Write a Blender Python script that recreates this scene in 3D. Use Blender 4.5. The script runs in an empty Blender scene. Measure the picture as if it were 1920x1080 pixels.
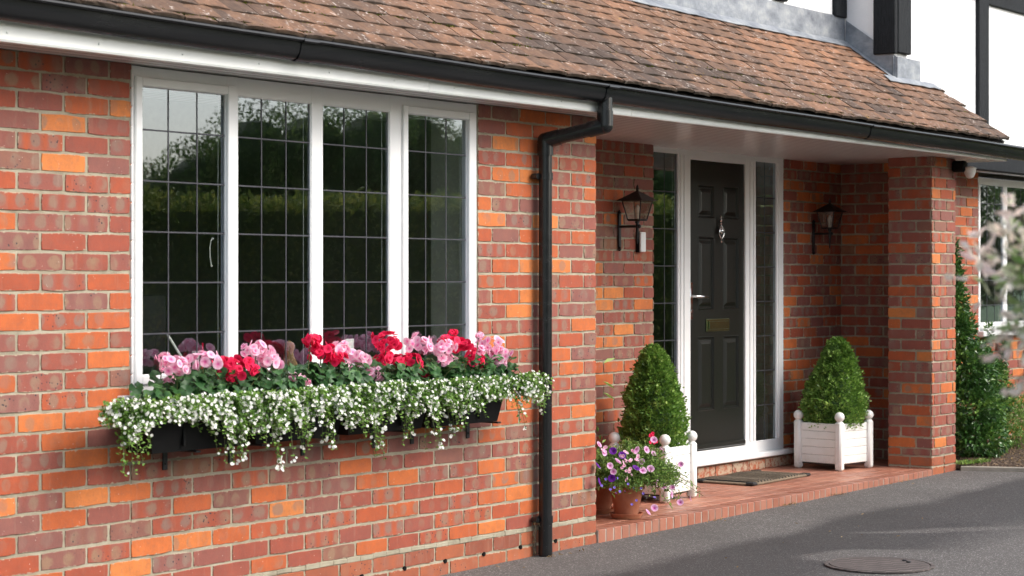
import bpy, math, random
from mathutils import Vector, Matrix, noise
R = random.Random(7)
rad = math.radians
scene = bpy.context.scene
COL = scene.collection
MATS = {}

# ------------------------------------------------------------------ node helpers
class NT:
    def __init__(s, name):
        m = bpy.data.materials.new(name); m.use_nodes = True
        s.m = m; s.t = m.node_tree; s.n = s.t.nodes; s.l = s.t.links
        s.b = s.n['Principled BSDF']; s.out = s.n['Material Output']
        MATS[name] = m
    def nd(s, typ, props=None, **ins):
        n = s.n.new(typ)
        for k, v in (props or {}).items(): setattr(n, k, v)
        for k, v in ins.items():
            key = int(k[1:]) if k[0] == 'i' and k[1:].isdigit() else k.replace('_', ' ')
            s.set(n.inputs[key], v)
        return n
    def set(s, sock, v):
        if hasattr(v, 'is_output') or isinstance(v, bpy.types.NodeSocket): s.l.new(v, sock)
        elif isinstance(v, tuple) and len(v) == 3 and sock.type == 'RGBA': sock.default_value = (*v, 1)
        else: sock.default_value = v
    def P(s, **k):
        for a, v in k.items(): s.set(s.b.inputs[a.replace('_', ' ')], v)
    def coord(s): return s.nd('ShaderNodeTexCoord').outputs['Object']
    def noise(s, sc, det=3, rough=.55, vec=None, dist=0):
        n = s.nd('ShaderNodeTexNoise', Scale=float(sc), Detail=float(det), Roughness=rough, Distortion=float(dist))
        s.set(n.inputs['Vector'], vec if vec is not None else s.coord()); return n.outputs['Fac']
    def vor(s, sc, vec=None, feat='F1', rnd=1.0):
        n = s.nd('ShaderNodeTexVoronoi', {'feature': feat}, Scale=float(sc), Randomness=rnd)
        s.set(n.inputs['Vector'], vec if vec is not None else s.coord()); return n
    def math(s, op, a, b=0.0, c=0.0, clamp=False):
        n = s.nd('ShaderNodeMath', {'operation': op, 'use_clamp': clamp}); s.set(n.inputs[0], a); s.set(n.inputs[1], b); s.set(n.inputs[2], c); return n.outputs[0]
    def mr(s, v, a, b, c=0.0, d=1.0):
        n = s.nd('ShaderNodeMapRange'); s.set(n.inputs[0], v)
        for i, x in enumerate((a, b, c, d)): n.inputs[i+1].default_value = x
        return n.outputs[0]
    def mix(s, f, a, b, mode='MIX'):
        n = s.nd('ShaderNodeMix', {'data_type': 'RGBA', 'blend_type': mode}); s.set(n.inputs[0], f); s.set(n.inputs[6], a); s.set(n.inputs[7], b); return n.outputs[2]
    def ramp(s, f, stops, interp='LINEAR'):
        n = s.nd('ShaderNodeValToRGB'); cr = n.color_ramp; cr.interpolation = interp
        while len(cr.elements) < len(stops): cr.elements.new(.5)
        for e, (p, c) in zip(cr.elements, stops): e.position = p; e.color = (*c, 1)
        s.set(n.inputs[0], f); return n.outputs[0]
    def attr(s, name='col'):
        a = s.nd('ShaderNodeAttribute', {'attribute_name': name}); sp = s.nd('ShaderNodeSeparateColor'); s.l.new(a.outputs['Color'], sp.inputs[0]); return sp.outputs[0], sp.outputs[1], sp.outputs[2]
    def bump(s, h, dist=.002, strength=1.0):
        n = s.nd('ShaderNodeBump', Strength=strength, Distance=dist); s.set(n.inputs['Height'], h); s.l.new(n.outputs[0], s.b.inputs['Normal'])
    def mapv(s, scale, vec=None):
        n = s.nd('ShaderNodeMapping'); s.set(n.inputs['Vector'], vec if vec is not None else s.coord()); n.inputs['Scale'].default_value = scale; return n.outputs[0]

def simple(name, col, rough=.5, nvar=.12, nsc=30, bump=0.0, bsc=120, spec=.5, metal=0.0, rvar=0.0):
    t = NT(name); n = t.noise(nsc, 4)
    c = t.mix(t.mr(n, .3, .7), tuple(x*(1-nvar) for x in col), tuple(min(1, x*(1+nvar)) for x in col))
    t.P(Base_Color=c, Roughness=rough, Metallic=metal); t.b.inputs['Specular IOR Level'].default_value = spec
    if rvar: t.P(Roughness=t.mr(t.noise(nsc*.6, 5), .3, .7, rough-rvar, rough+rvar))
    if bump: t.bump(t.noise(bsc, 5), bump)
    return t.m

def mk_materials():
    # brick
    for name, dark in (('brick', 0), ('brick_plinth', 1)):
        t = NT(name); r, g, b = t.attr(); uv = t.nd('ShaderNodeUVMap').outputs[0]
        sep = t.nd('ShaderNodeSeparateXYZ', Vector=uv)
        if dark:
            base = t.ramp(r, [(0, (.40, .125, .055)), (.5, (.34, .10, .05)), (1, (.25, .075, .045))])
        else:
            base = t.ramp(r, [(0, (.60, .205, .058)), (.10, (.54, .148, .040)), (.22, (.45, .108, .035)), (.38, (.375, .084, .037)), (.56, (.31, .075, .045)), (.74, (.275, .083, .062)), (.92, (.235, .095, .080)), (.97, (.25, .115, .08)), (1, (.29, .13, .07))])
        co = t.coord()
        cl = t.noise(14, 5, .6, co)
        base = t.mix(t.mr(cl, .25, .75), t.mix(1.0, base, (.78, .76, .76), 'MULTIPLY'), t.mix(1.0, base, (1.18, 1.14, 1.06), 'MULTIPLY'))
        # kiss marks: soft upright ellipses at fixed steps along the brick
        u = t.math('ADD', t.math('MULTIPLY', sep.outputs[0], t.math('ADD', 7.5, t.math('MULTIPLY', t.math('FRACT', t.math('MULTIPLY', r, 37.0)), 5.0))), t.math('MULTIPLY', g, 7.0))
        wob = t.math('MULTIPLY', t.math('SUBTRACT', t.noise(26, 4, .6, co), .5), 1.1)
        fu = t.math('SUBTRACT', t.math('FRACT', u), .5)
        d1 = t.math('POWER', t.math('MULTIPLY', fu, 3.3), 2.0)
        vv = t.math('SUBTRACT', sep.outputs[1], t.math('ADD', .028, t.math('MULTIPLY', g, .01)))
        d2 = t.math('POWER', t.math('MULTIPLY', vv, 34.0), 2.0)
        d = t.math('ADD', t.math('SQRT', t.math('ADD', d1, d2)), wob)
        pick = t.mr(b, .22, .48)
        sp = t.math('MULTIPLY', t.mr(d, 1.0, .72), t.math('MULTIPLY', t.math('MULTIPLY', pick, t.mr(t.noise(13, 2, .5, co), .32, .52)), .80 if not dark else .2))
        halo = t.math('MULTIPLY', t.mr(t.math('ABSOLUTE', fu), .44, .22), t.math('MULTIPLY', t.mr(b, .45, .9), .5 if not dark else .12))
        base = t.mix(halo, base, (.25, .12, .10))
        base = t.mix(sp, base, t.mix(g, (.285, .175, .105), (.225, .15, .12)))
        # iron specks, white flecks and pits
        v1 = t.vor(55, co); vn = t.noise(9, 2, .5, co)
        spk = t.math('MULTIPLY', t.mr(v1.outputs['Distance'], .24, .15), t.math('MULTIPLY', t.mr(b, .45, .6), t.mr(vn, .5, .56)))
        base = t.mix(spk, base, (.035, .032, .04))
        v2 = t.vor(46, t.mapv((1.3, 1.3, 1.1)))
        wh = t.math('MULTIPLY', t.mr(v2.outputs['Distance'], .085, .055), t.mr(t.noise(21, 1, .5, co), .55, .58))
        base = t.mix(wh, base, (.72, .66, .56))
        st = t.noise(6, 4, .6, t.mapv((5, 5, .7)))
        base = t.mix(t.mr(st, .58, .8, 0, .25), base, (.42, .30, .22))
        ev = t.math('MINIMUM', sep.outputs[1], t.math('SUBTRACT', .0655, sep.outputs[1]))
        ev = t.math('MINIMUM', ev, sep.outputs[0])
        sm = t.mr(t.math('SUBTRACT', t.math('MULTIPLY', t.math('SUBTRACT', t.noise(34, 5, .7, co), .46), .035), ev), 0.0, .003, 0, .8)
        base = t.mix(sm, base, (.44, .38, .27))
        dirt = t.math('MULTIPLY', t.mr(t.noise(48, 6, .75, co), .5, .7), .35)
        base = t.mix(dirt, base, (.20, .10, .075))
        t.P(Base_Color=base, Roughness=t.mr(cl, .3, .7, .62, .85))
        t.b.inputs['Specular IOR Level'].default_value = .35
        h = t.math('ADD', t.math('MULTIPLY', t.noise(90, 5, .65, co), .6), t.math('MULTIPLY', t.noise(500, 3, .6, co), .35))
        h = t.math('SUBTRACT', h, t.math('MULTIPLY', spk, .4))
        t.bump(h, .0022, .7)
    t = NT('mortar'); co = t.coord(); n1 = t.noise(9, 5, .6, co)
    c = t.ramp(n1, [(.3, (.25, .22, .155)), (.5, (.365, .325, .235)), (.72, (.45, .41, .31))])
    c = t.mix(t.mr(t.noise(2.2, 3, .5, co), .5, .75, 0, .35), c, (.28, .25, .18))
    t.P(Base_Color=c, Roughness=.95); t.bump(t.noise(260, 5, .7, co), .003, .9)
    # roof tile
    t = NT('roof_tile'); r, g, b = t.attr(); co = t.coord()
    base = t.ramp(r, [(0, (.085, .060, .048)), (.3, (.165, .098, .066)), (.55, (.25, .135, .083)), (.8, (.35, .175, .098)), (1, (.45, .215, .11))])
    n1 = t.noise(28, 6, .65, co)
    base = t.mix(t.mr(n1, .35, .7), t.mix(1.0, base, (.68, .68, .70), 'MULTIPLY'), t.mix(1.0, base, (1.22, 1.18, 1.1), 'MULTIPLY'))
    base = t.mix(t.mr(t.noise(6, 4, .6, co), .52, .7, 0, .45), base, (.12, .085, .07))
    lich = t.math('MULTIPLY', t.mr(t.noise(40, 4, .7, co), .575, .65), t.mr(t.noise(9, 3, .5, co), .44, .58))
    base = t.mix(t.math('MULTIPLY', lich, .8), base, (.60, .53, .47))
    yl = t.math('MULTIPLY', t.mr(t.noise(24, 4, .7, co), .62, .7), t.mr(t.noise(2.1, 2, .5, co), .55, .65))
    base = t.mix(t.math('MULTIPLY', yl, .7), base, (.48, .30, .06))
    base = t.mix(t.math('MULTIPLY', t.mr(b, .25, .0), .85), base, (.045, .04, .03))  # shadow line under each course painted into the tile front edges
    t.P(Base_Color=base, Roughness=.88); t.b.inputs['Specular IOR Level'].default_value = .25
    t.bump(t.noise(140, 6, .7, co), .004, .8)
    simple('roof_felt', (.03, .025, .022), .95)
    # uPVC
    t = NT('white_upvc'); co = t.coord()
    n = t.noise(5, 5, .6, co)
    t.P(Base_Color=t.mix(t.mr(n, .5, .8, 0, .5), (.83, .83, .82), (.74, .74, .71)), Roughness=.28); t.b.inputs['Specular IOR Level'].default_value = .5
    t = NT('soffit_board'); co = t.coord(); w = t.nd('ShaderNodeSeparateXYZ', Vector=co)
    fr = t.math('FRACT', t.math('MULTIPLY', w.outputs[1], 16.0))
    gr = t.mr(t.math('ABSOLUTE', t.math('SUBTRACT', fr, .5)), .30, .42)
    t.P(Base_Color=t.mix(gr, (.84, .82, .80), (.42, .38, .36)), Roughness=.22); t.bump(t.math('SUBTRACT', 1.0, gr), .004, .8)
    simple('fascia_white', (.82, .84, .81), .3, .05, 6)
    t = NT('black_gutter'); co = t.coord()
    n = t.noise(7, 5, .6, t.mapv((.4, 3, 3)))
    t.P(Base_Color=t.mix(t.mr(n, .45, .8, 0, .6), (.009, .010, .011), (.018, .019, .019)), Roughness=t.mr(n, .3, .8, .22, .30))
    simple('black_plastic', (.004, .004, .004), .55, .2, 20, .0004, 200, .18)
    simple('black_iron', (.010, .010, .011), .38, .2, 40, .0006, 150)
    # leading
    simple('lead_came', (.05, .05, .058), .45, .25, 40, 0, 1, .4, .25)
    t = NT('lead_flashing'); co = t.coord()
    n = t.noise(5, 6, .65, t.mapv((1.2, 1.2, 2.0))); n2 = t.noise(22, 5, .7, t.mapv((2.5, 2.5, .6)))
    c = t.ramp(n, [(.3, (.13, .145, .17)), (.5, (.24, .26, .285)), (.7, (.38, .395, .40))])
    c = t.mix(t.mr(n2, .6, .75, 0, .45), c, (.62, .60, .55))
    t.P(Base_Color=c, Roughness=.55, Metallic=.25); t.bump(t.noise(14, 4, .6, co), .01, .7)
    # glass
    t = NT('window_glass'); fr = t.nd('ShaderNodeFresnel', IOR=1.62)
    wav = t.nd('ShaderNodeBump', Strength=.035, Distance=.004); t.set(wav.inputs['Height'], t.noise(2.4, 2, .4)); 
    gl = t.nd('ShaderNodeBsdfGlossy', Color=(.80, .90, 1.0), Roughness=.004); t.l.new(wav.outputs[0], gl.inputs['Normal'])
    tr = t.nd('ShaderNodeBsdfTransparent', Color=(.95, .97, .96))
    mx = t.nd('ShaderNodeMixShader'); front = t.math('SUBTRACT', 1.0, t.nd('ShaderNodeNewGeometry').outputs['Backfacing']); t.l.new(t.math('MULTIPLY', t.math('MULTIPLY', fr.outputs[0], 2.8), front, clamp=True), mx.inputs[0]); t.l.new(tr.outputs[0], mx.inputs[1]); t.l.new(gl.outputs[0], mx.inputs[2]); t.l.new(mx.outputs[0], t.out.inputs[0])
    t = NT('lantern_glass'); gl = t.nd('ShaderNodeBsdfGlossy', Color=(.9, .9, .88), Roughness=.12)
    b = t.nd('ShaderNodeBump', Strength=.6, Distance=.004); t.set(b.inputs['Height'], t.noise(70, 3)); t.l.new(b.outputs[0], gl.inputs['Normal'])
    tr = t.nd('ShaderNodeBsdfTransparent', Color=(.78, .76, .70)); mx = t.nd('ShaderNodeMixShader', i0=.22); t.l.new(tr.outputs[0], mx.inputs[1]); t.l.new(gl.outputs[0], mx.inputs[2]); t.l.new(mx.outputs[0], t.out.inputs[0])
    simple('bulb_white', (.8, .8, .76), .2)
    # door
    t = NT('door_paint'); co = t.coord()
    gn = t.noise(60, 4, .6, t.mapv((6, 6, .35)))
    t.P(Base_Color=(.008, .0092, .0065), Roughness=t.mr(gn, .3, .7, .28, .40)); t.bump(gn, .0009, .5)
    simple('chrome', (.62, .62, .62), .06, .03, 30, 0, 1, .5, 1.0)
    simple('green_reflection_metal', (.36, .42, .22), .22, .1, 30, 0, 1, .5, 1.0); simple('rubber', (.012, .012, .012), .7)  # letter plate: a green garden reflection painted into the metal colour
    # white paint
    t = NT('planter_paint'); co = t.coord(); sz_ = t.nd('ShaderNodeSeparateXYZ', Vector=co)
    gr = t.math('MULTIPLY', t.mr(sz_.outputs[2], .10, .0), t.mr(t.noise(26, 5, .7, co), .38, .62))
    c = t.mix(t.math('MULTIPLY', gr, .6), t.mix(t.mr(t.noise(8, 5, .6, co), .45, .75), (.83, .82, .78), (.76, .75, .69)), (.36, .34, .24))
    t.P(Base_Color=c, Roughness=.42); t.bump(t.noise(60, 5, .6, co), .0005)
    simple('planter_base', (.05, .045, .04), .8)
    t = NT('render_white'); co = t.coord(); n = t.noise(3, 5, .6, co)
    t.P(Base_Color=t.mix(t.mr(n, .35, .75), (.78, .78, .78), (.84, .84, .84)), Roughness=.9); t.bump(t.noise(60, 5, .6, co), .003, .6)
    t = NT('black_timber'); co = t.coord(); n = t.noise(30, 6, .7, t.mapv((4, 4, .5)))
    t.P(Base_Color=t.mix(t.mr(n, .35, .75), (.006, .007, .008), (.022, .025, .029)), Roughness=.7); t.b.inputs['Specular IOR Level'].default_value = .2; t.bump(n, .006, .8)
    simple('sealant', (.75, .74, .72), .6)
    # ground
    t = NT('asphalt'); co = t.coord()
    v = t.vor(190, co); g1 = t.noise(380, 3, .7, co); big = t.noise(1.1, 4, .55, co)
    vcol = t.nd('ShaderNodeSeparateColor'); t.l.new(v.outputs['Color'], vcol.inputs[0])
    base = t.mix(t.mr(vcol.outputs[0], 0, 1), (.085, .078, .073), (.165, .153, .143))
    base = t.mix(t.mr(vcol.outputs[1], .90, .97), base, (.42, .41, .38))
    base = t.mix(t.mr(big, .3, .7, 0, .45), base, (.080, .072, .067))
    base = t.mix(t.mr(t.noise(5, 5, .7, co), .55, .75, 0, .4), base, (.17, .16, .15))
    # damp band parallel to the step, with dry islands
    sp = t.nd('ShaderNodeSeparateXYZ', Vector=co)
    yy = t.math('ADD', sp.outputs[1], t.math('MULTIPLY', t.math('SUBTRACT', t.noise(.8, 4, .55, co), .5), .42))
    yy = t.math('ADD', yy, t.math('MULTIPLY', t.math('SUBTRACT', t.noise(7, 3, .5, co), .5), .07))
    band = t.math('MULTIPLY', t.mr(yy, -.50, -.66), t.mr(yy, -1.75, -1.35))
    def isl(cx, cy, ax, ay, rot, soft=.5):
        X = t.math('SUBTRACT', sp.outputs[0], cx); Y = t.math('SUBTRACT', sp.outputs[1], cy); c_, s_ = math.cos(rot), math.sin(rot)
        a = t.math('ADD', t.math('MULTIPLY', X, c_/ax), t.math('MULTIPLY', Y, s_/ax)); b2 = t.math('ADD', t.math('MULTIPLY', X, -s_/ay), t.math('MULTIPLY', Y, c_/ay))
        dd = t.math('SQRT', t.math('ADD', t.math('POWER', a, 2.0), t.math('POWER', b2, 2.0)))
        dd = t.math('ADD', dd, t.math('MULTIPLY', t.math('SUBTRACT', t.noise(3.5, 4, .6, co), .5), .7))
        return t.mr(dd, 1.05, 1.05-soft)
    dry = t.math('MAXIMUM', isl(1.17, -1.38, .42, .22, -.75, .3), isl(2.35, -1.35, .5, .10, -.75, .6))
    dry = t.math('MAXIMUM', dry, isl(2.05, -1.12, .35, .05, -.9, .6))
    wet = t.math('MULTIPLY', band, t.math('SUBTRACT', 1.0, t.math('MULTIPLY', dry, .85)))
    base = t.mix(t.math('MULTIPLY', wet, .75), base, t.mix(1.0, base, (.26, .26, .275), 'MULTIPLY'))
    t.P(Base_Color=base, Roughness=t.math('SUBTRACT', .88, t.math('MULTIPLY', wet, .14)))
    t.b.inputs['Specular IOR Level'].default_value = .35
    t.bump(t.math('ADD', t.math('MULTIPLY', v.outputs['Distance'], -.6), g1), .0035, .8)
    t = NT('soil'); co = t.coord()
    n = t.noise(40, 6, .75, co); v = t.vor(55, co); vc = t.nd('ShaderNodeSeparateColor'); t.l.new(v.outputs['Color'], vc.inputs[0])
    c = t.ramp(n, [(.3, (.045, .028, .018)), (.55, (.12, .075, .045)), (.75, (.22, .15, .09))])
    c = t.mix(t.mr(vc.outputs[0], .8, .95), c, (.30, .20, .12))
    t.P(Base_Color=c, Roughness=.95); t.bump(t.math('ADD', n, v.outputs['Distance']), .03, 1)
    simple('grass_ground', (.07, .115, .03), .9, .35, 8, .02, 60)
    simple('paving_stone', (.30, .27, .22), .9, .2, 10)
    # quarry tile
    t = NT('quarry_tile'); r, g, b = t.attr(); co = t.coord()
    c = t.ramp(r, [(0, (.30, .112, .07)), (.5, (.38, .145, .09)), (1, (.46, .195, .122))])
    c = t.mix(t.mr(t.noise(9, 5, .6, co), .4, .75, 0, .5), c, (.38, .22, .16))
    t.P(Base_Color=c, Roughness=t.mr(t.noise(12, 4), .3, .7, .32, .6)); t.bump(t.noise(80, 4), .001, .5)
    t = NT('tile_joint'); c = t.mix(t.mr(t.noise(6, 4), .4, .6), (.24, .17, .135), (.36, .30, .25)); t.P(Base_Color=c, Roughness=.9)
    t = NT('terracotta'); co = t.coord()
    c = t.mix(t.mr(t.noise(9, 5, .6, co), .35, .7), (.36, .115, .055), (.47, .19, .105))
    sp2 = t.nd('ShaderNodeSeparateXYZ', Vector=co)
    c = t.mix(t.mr(t.math('ADD', sp2.outputs[2], t.math('MULTIPLY', t.noise(18, 4), .05)), .05, .02, 0, .5), c, (.20, .13, .06))
    t.P(Base_Color=c, Roughness=.8); t.bump(t.noise(120, 4), .0012, .6)
    t = NT('rust_iron'); co = t.coord()
    w = t.nd('ShaderNodeSeparateXYZ', Vector=co)
    a = t.math('ADD', t.math('MULTIPLY', w.outputs[0], 46.0), t.math('MULTIPLY', w.outputs[1], 30.0)); b_ = t.math('ADD', t.math('MULTIPLY', w.outputs[0], -30.0), t.math('MULTIPLY', w.outputs[1], 46.0))
    chk = t.math('GREATER_THAN', t.math('MULTIPLY', t.math('SINE', t.math('MULTIPLY', a, 1.8)), t.math('SINE', t.math('MULTIPLY', b_, .9))), 0.0)
    c = t.mix(t.mr(t.noise(20, 5), .3, .7), (.085, .070, .062), (.165, .135, .122)); c = t.mix(t.math('MULTIPLY', chk, .8), c, (.055, .045, .04))
    t.P(Base_Color=c, Roughness=.7, Metallic=.15); t.bump(chk, .003, .8)
    t = NT('coir_mat'); r, g, b = t.attr(); co = t.coord()
    c = t.mix(r, (.02, .017, .014), (.33, .25, .165)); c = t.mix(t.mr(t.noise(90, 4), .35, .65), t.mix(1.0, c, (.6, .6, .6), 'MULTIPLY'), c)
    t.P(Base_Color=c, Roughness=.95); t.bump(t.noise(180, 4), .004, 1)
    # plants
    def leafm(name, stops, rough=.45, trans=.25, spec=.4):
        t = NT(name); r, g, b = t.attr(); c = t.ramp(r, stops)
        c = t.mix(t.mr(g, 0, 1, 0, .4), c, t.mix(1.0, c, (1.5, 1.35, .8), 'MULTIPLY'))
        t.P(Base_Color=c, Roughness=rough); t.b.inputs['Specular IOR Level'].default_value = spec
        tl = t.nd('ShaderNodeBsdfTranslucent'); t.l.new(c, tl.inputs[0]); mx = t.nd('ShaderNodeMixShader', i0=trans)
        t.l.new(t.b.outputs[0], mx.inputs[1]); t.l.new(tl.outputs[0], mx.inputs[2]); t.l.new(mx.outputs[0], t.out.inputs[0]); return t
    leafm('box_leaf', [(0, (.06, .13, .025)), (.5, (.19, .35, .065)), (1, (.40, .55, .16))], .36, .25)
    leafm('geranium_leaf', [(0, (.018, .06, .016)), (.6, (.04, .125, .032)), (1, (.10, .22, .05))], .5, .15)
    leafm('bacopa_leaf', [(0, (.055, .13, .018)), (.5, (.135, .27, .045)), (1, (.26, .42, .09))], .5, .3)
    leafm('shrub_leaf', [(0, (.025, .07, .016)), (.6, (.065, .165, .035)), (1, (.20, .34, .07))], .28, .15, .6)
    leafm('light_leaf', [(0, (.06, .13, .025)), (.5, (.14, .26, .05)), (1, (.28, .40, .11))], .5, .35)
    leafm('hedge_leaf', [(0, (.06, .10, .025)), (.6, (.14, .21, .04)), (1, (.38, .38, .09))], .6, .4)
    leafm('tree_leaf', [(0, (.06, .11, .03)), (.6, (.16, .25, .07)), (1, (.30, .38, .12))], .6, .45)
    leafm('willow_leaf', [(0, (.20, .33, .09)), (.28, (.40, .50, .24)), (.42, (.78, .72, .62)), (1, (.86, .64, .63))], .6, .35)
    leafm('white_petal', [(0, (.80, .80, .77)), (1, (.88, .88, .86))], .6, .3, .2)
    leafm('pink_petal', [(0, (.68, .05, .27)), (.3, (.84, .25, .50)), (.62, (.92, .50, .69)), (1, (.95, .68, .81))], .6, .35, .2)
    leafm('red_petal', [(0, (.45, .004, .03)), (.5, (.78, .012, .085)), (1, (.92, .045, .15))], .6, .3, .25)
    leafm('petunia_petal', [(0, (.35, .03, .22)), (.3, (.62, .20, .50)), (1, (.86, .62, .83))], .6, .35, .2)
    leafm('purple_petal', [(0, (.05, .005, .12)), (1, (.17, .02, .36))], .6, .3, .2)
    leafm('blue_petal', [(0, (.18, .12, .62)), (1, (.33, .25, .80))], .6, .3, .2)
    leafm('moss', [(0, (.05, .06, .012)), (1, (.18, .19, .03))], .95, .1, .1)
    leafm('dry_leaf', [(0, (.20, .12, .05)), (1, (.45, .32, .16))], .8, .2, .2)
    simple('stem', (.10, .12, .04), .7, .3, 60); simple('bark', (.10, .075, .05), .9, .3, 30, .01, 40)
    simple('compost', (.03, .022, .015), .95, .3, 60, .01, 80)
    simple('room_wall', (.22, .21, .17), .9); simple('room_floor', (.06, .045, .035), .7); simple('curtain', (.42, .43, .36), .9, .1, 6)
    simple('spacer_grey', (.28, .29, .29), .5); simple('monitor_black', (.008, .009, .009), .25); simple('card_white', (.75, .75, .72), .6); simple('cork', (.40, .24, .11), .8); simple('lens_grey', (.62, .60, .55), .4)
mk_materials()

# ------------------------------------------------------------------ mesh builder
class MB:
    def __init__(s): s.v = []; s.f = []; s.m = []; s.c = []; s.uv = []
    def add(s, vs, fs, mi=0, col=(.5, .5, .5), uvs=None, cols=None):
        o = len(s.v); s.v += [tuple(v) for v in vs]; s.f += [tuple(i+o for i in f) for f in fs]
        s.m += [mi]*len(fs) if not isinstance(mi, list) else mi
        s.c += cols if cols else [col]*len(vs); s.uv += uvs if uvs else [(0, 0)]*len(vs)
    def box(s, x0, x1, y0, y1, z0, z1, mi=0, ch=.002, M=None, col=(.5, .5, .5)):
        c = min(ch, (x1-x0)*.4, (y1-y0)*.4, (z1-z0)*.4)
        vs = []; idx = {}
        for i in (0, 1):
            for j in (0, 1):
                for k in (0, 1):
                    X, Y, Z = (x0, x1)[i], (y0, y1)[j], (z0, z1)[k]; dx, dy, dz = (c, -c)[i], (c, -c)[j], (c, -c)[k]
                    idx[i, j, k] = len(vs); vs += [(X, Y+dy, Z+dz), (X+dx, Y, Z+dz), (X+dx, Y+dy, Z)]
        fs = []
        for i in (0, 1): fs.append([idx[i, a, b] for a, b in ((0, 0), (1, 0), (1, 1), (0, 1))])
        for j in (0, 1): fs.append([idx[a, j, b]+1 for a, b in ((0, 0), (1, 0), (1, 1), (0, 1))])
        for k in (0, 1): fs.append([idx[a, b, k]+2 for a, b in ((0, 0), (1, 0), (1, 1), (0, 1))])
        for a in (0, 1):
            for b in (0, 1):
                fs.append([idx[a, b, 0], idx[a, b, 1], idx[a, b, 1]+1, idx[a, b, 0]+1])
                fs.append([idx[a, 0, b], idx[a, 1, b], idx[a, 1, b]+2, idx[a, 0, b]+2])
                fs.append([idx[0, a, b]+1, idx[1, a, b]+1, idx[1, a, b]+2, idx[0, a, b]+2])
        for q in idx.values(): fs.append([q, q+1, q+2])
        if M: vs = [M @ Vector(v) for v in vs]
        s.add(vs, fs, mi, col)
    def tube(s, pts, rs, n=12, mi=0, cap=True, col=(.5, .5, .5)):
        pts = [Vector(p) for p in pts]; rs = rs if isinstance(rs, (list, tuple)) else [rs]*len(pts)
        vs = []; up = None
        for i, p in enumerate(pts):
            d = (pts[min(i+1, len(pts)-1)]-pts[max(i-1, 0)]).normalized()
            if up is None: up = Vector((0, 0, 1)) if abs(d.z) < .9 else Vector((1, 0, 0))
            a = d.cross(up).normalized(); up = a.cross(d).normalized()
            for k in range(n): t = 2*math.pi*k/n; vs.append(p+(a*math.cos(t)+up*math.sin(t))*rs[i])
        fs = [[i*n+k, i*n+(k+1) % n, (i+1)*n+(k+1) % n, (i+1)*n+k] for i in range(len(pts)-1) for k in range(n)]
        if cap: fs += [list(range(n))[::-1], [(len(pts)-1)*n+k for k in range(n)]]
        s.add(vs, fs, mi, col)
    def lathe(s, prof, c, n=24, mi=0, col=(.5, .5, .5)):
        vs = [(c[0]+r*math.cos(2*math.pi*k/n), c[1]+r*math.sin(2*math.pi*k/n), c[2]+z) for r, z in prof for k in range(n)]
        fs = [[i*n+k, i*n+(k+1) % n, (i+1)*n+(k+1) % n, (i+1)*n+k] for i in range(len(prof)-1) for k in range(n)]
        fs += [list(range(n))[::-1], [(len(prof)-1)*n+k for k in range(n)]]
        s.add(vs, fs, mi, col)
    def ball(s, c, r, n=12, mi=0, sq=1.0, col=(.5, .5, .5)):
        s.lathe([(max(1e-4, r*math.sin(math.pi*i/n)), -r*sq*math.cos(math.pi*i/n)) for i in range(n+1)], c, n*2, mi, col)
    def ext(s, poly, a, b, mi=0):   # polygon of (y,z) swept along x from a to b
        n = len(poly); vs = [(a, y, z) for y, z in poly]+[(b, y, z) for y, z in poly]
        fs = [[k, (k+1) % n, n+(k+1) % n, n+k] for k in range(n)]+[list(range(n))[::-1], list(range(n, 2*n))]
        s.add(vs, fs, mi)
    def leaf(s, p, d, nrm, L, W, col, mi=0, fold=.25):
        d = d.normalized(); sd = d.cross(nrm)
        if sd.length < 1e-4: sd = d.orthogonal()
        sd.normalize(); n = sd.cross(d)
        q = [p, p+d*L*.45+sd*W*.5+n*L*fold*.3, p+d*L, p+d*L*.45-sd*W*.5+n*L*fold*.3, p+d*L*.5-n*L*.04]
        s.add(q, [(0, 4, 1), (1, 4, 2), (2, 4, 3), (3, 4, 0)], mi, col)

def off(o):
    L = Vector((0, 0, 0))
    while o: L += o.location; o = o.parent
    return L
def fin(mb, name, mats, parent=None, smooth=False, origin=None, fixn=True):
    me = bpy.data.meshes.new(name)
    L = off(parent) + (Vector(origin)-off(parent) if origin else Vector((0, 0, 0)))
    me.from_pydata([(v[0]-L[0], v[1]-L[1], v[2]-L[2]) for v in mb.v], [], mb.f)
    mats = mats if isinstance(mats, (list, tuple)) else [mats]
    for m in mats: me.materials.append(MATS[m])
    me.polygons.foreach_set('material_index', mb.m)
    a = me.attributes.new('col', 'FLOAT_COLOR', 'POINT'); a.data.foreach_set('color', [x for c in mb.c for x in (c[0], c[1], c[2], 1.0)])
    uvl = me.uv_layers.new(name='UVMap'); vi = [0]*len(me.loops); me.loops.foreach_get('vertex_index', vi)
    uvl.data.foreach_set('uv', [x for i in vi for x in mb.uv[i]])
    me.update()
    if fixn:
        import bmesh
        bm = bmesh.new(); bm.from_mesh(me); bmesh.ops.recalc_face_normals(bm, faces=bm.faces[:]); bm.to_mesh(me); bm.free()
    if smooth:
        me.polygons.foreach_set('use_smooth', [True]*len(me.polygons)); me.set_sharp_from_angle(angle=rad(38))
    o = bpy.data.objects.new(name, me); COL.objects.link(o)
    if parent: o.parent = parent
    if origin: o.location = Vector(origin)-off(parent)
    return o
def tag(o, label=None, cat=None, group=None, kind=None):
    if label: o['label'] = label
    if cat: o['category'] = cat
    if group: o['group'] = group
    if kind: o['kind'] = kind
    return o
def empty(name, loc, label, cat, group=None):
    o = bpy.data.objects.new(name, None); COL.objects.link(o); o.location = loc; o.empty_display_size = .1
    return tag(o, label, cat, group)
def rv(a=1.0): return Vector((R.uniform(-a, a), R.uniform(-a, a), R.uniform(-a, a)))
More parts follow.
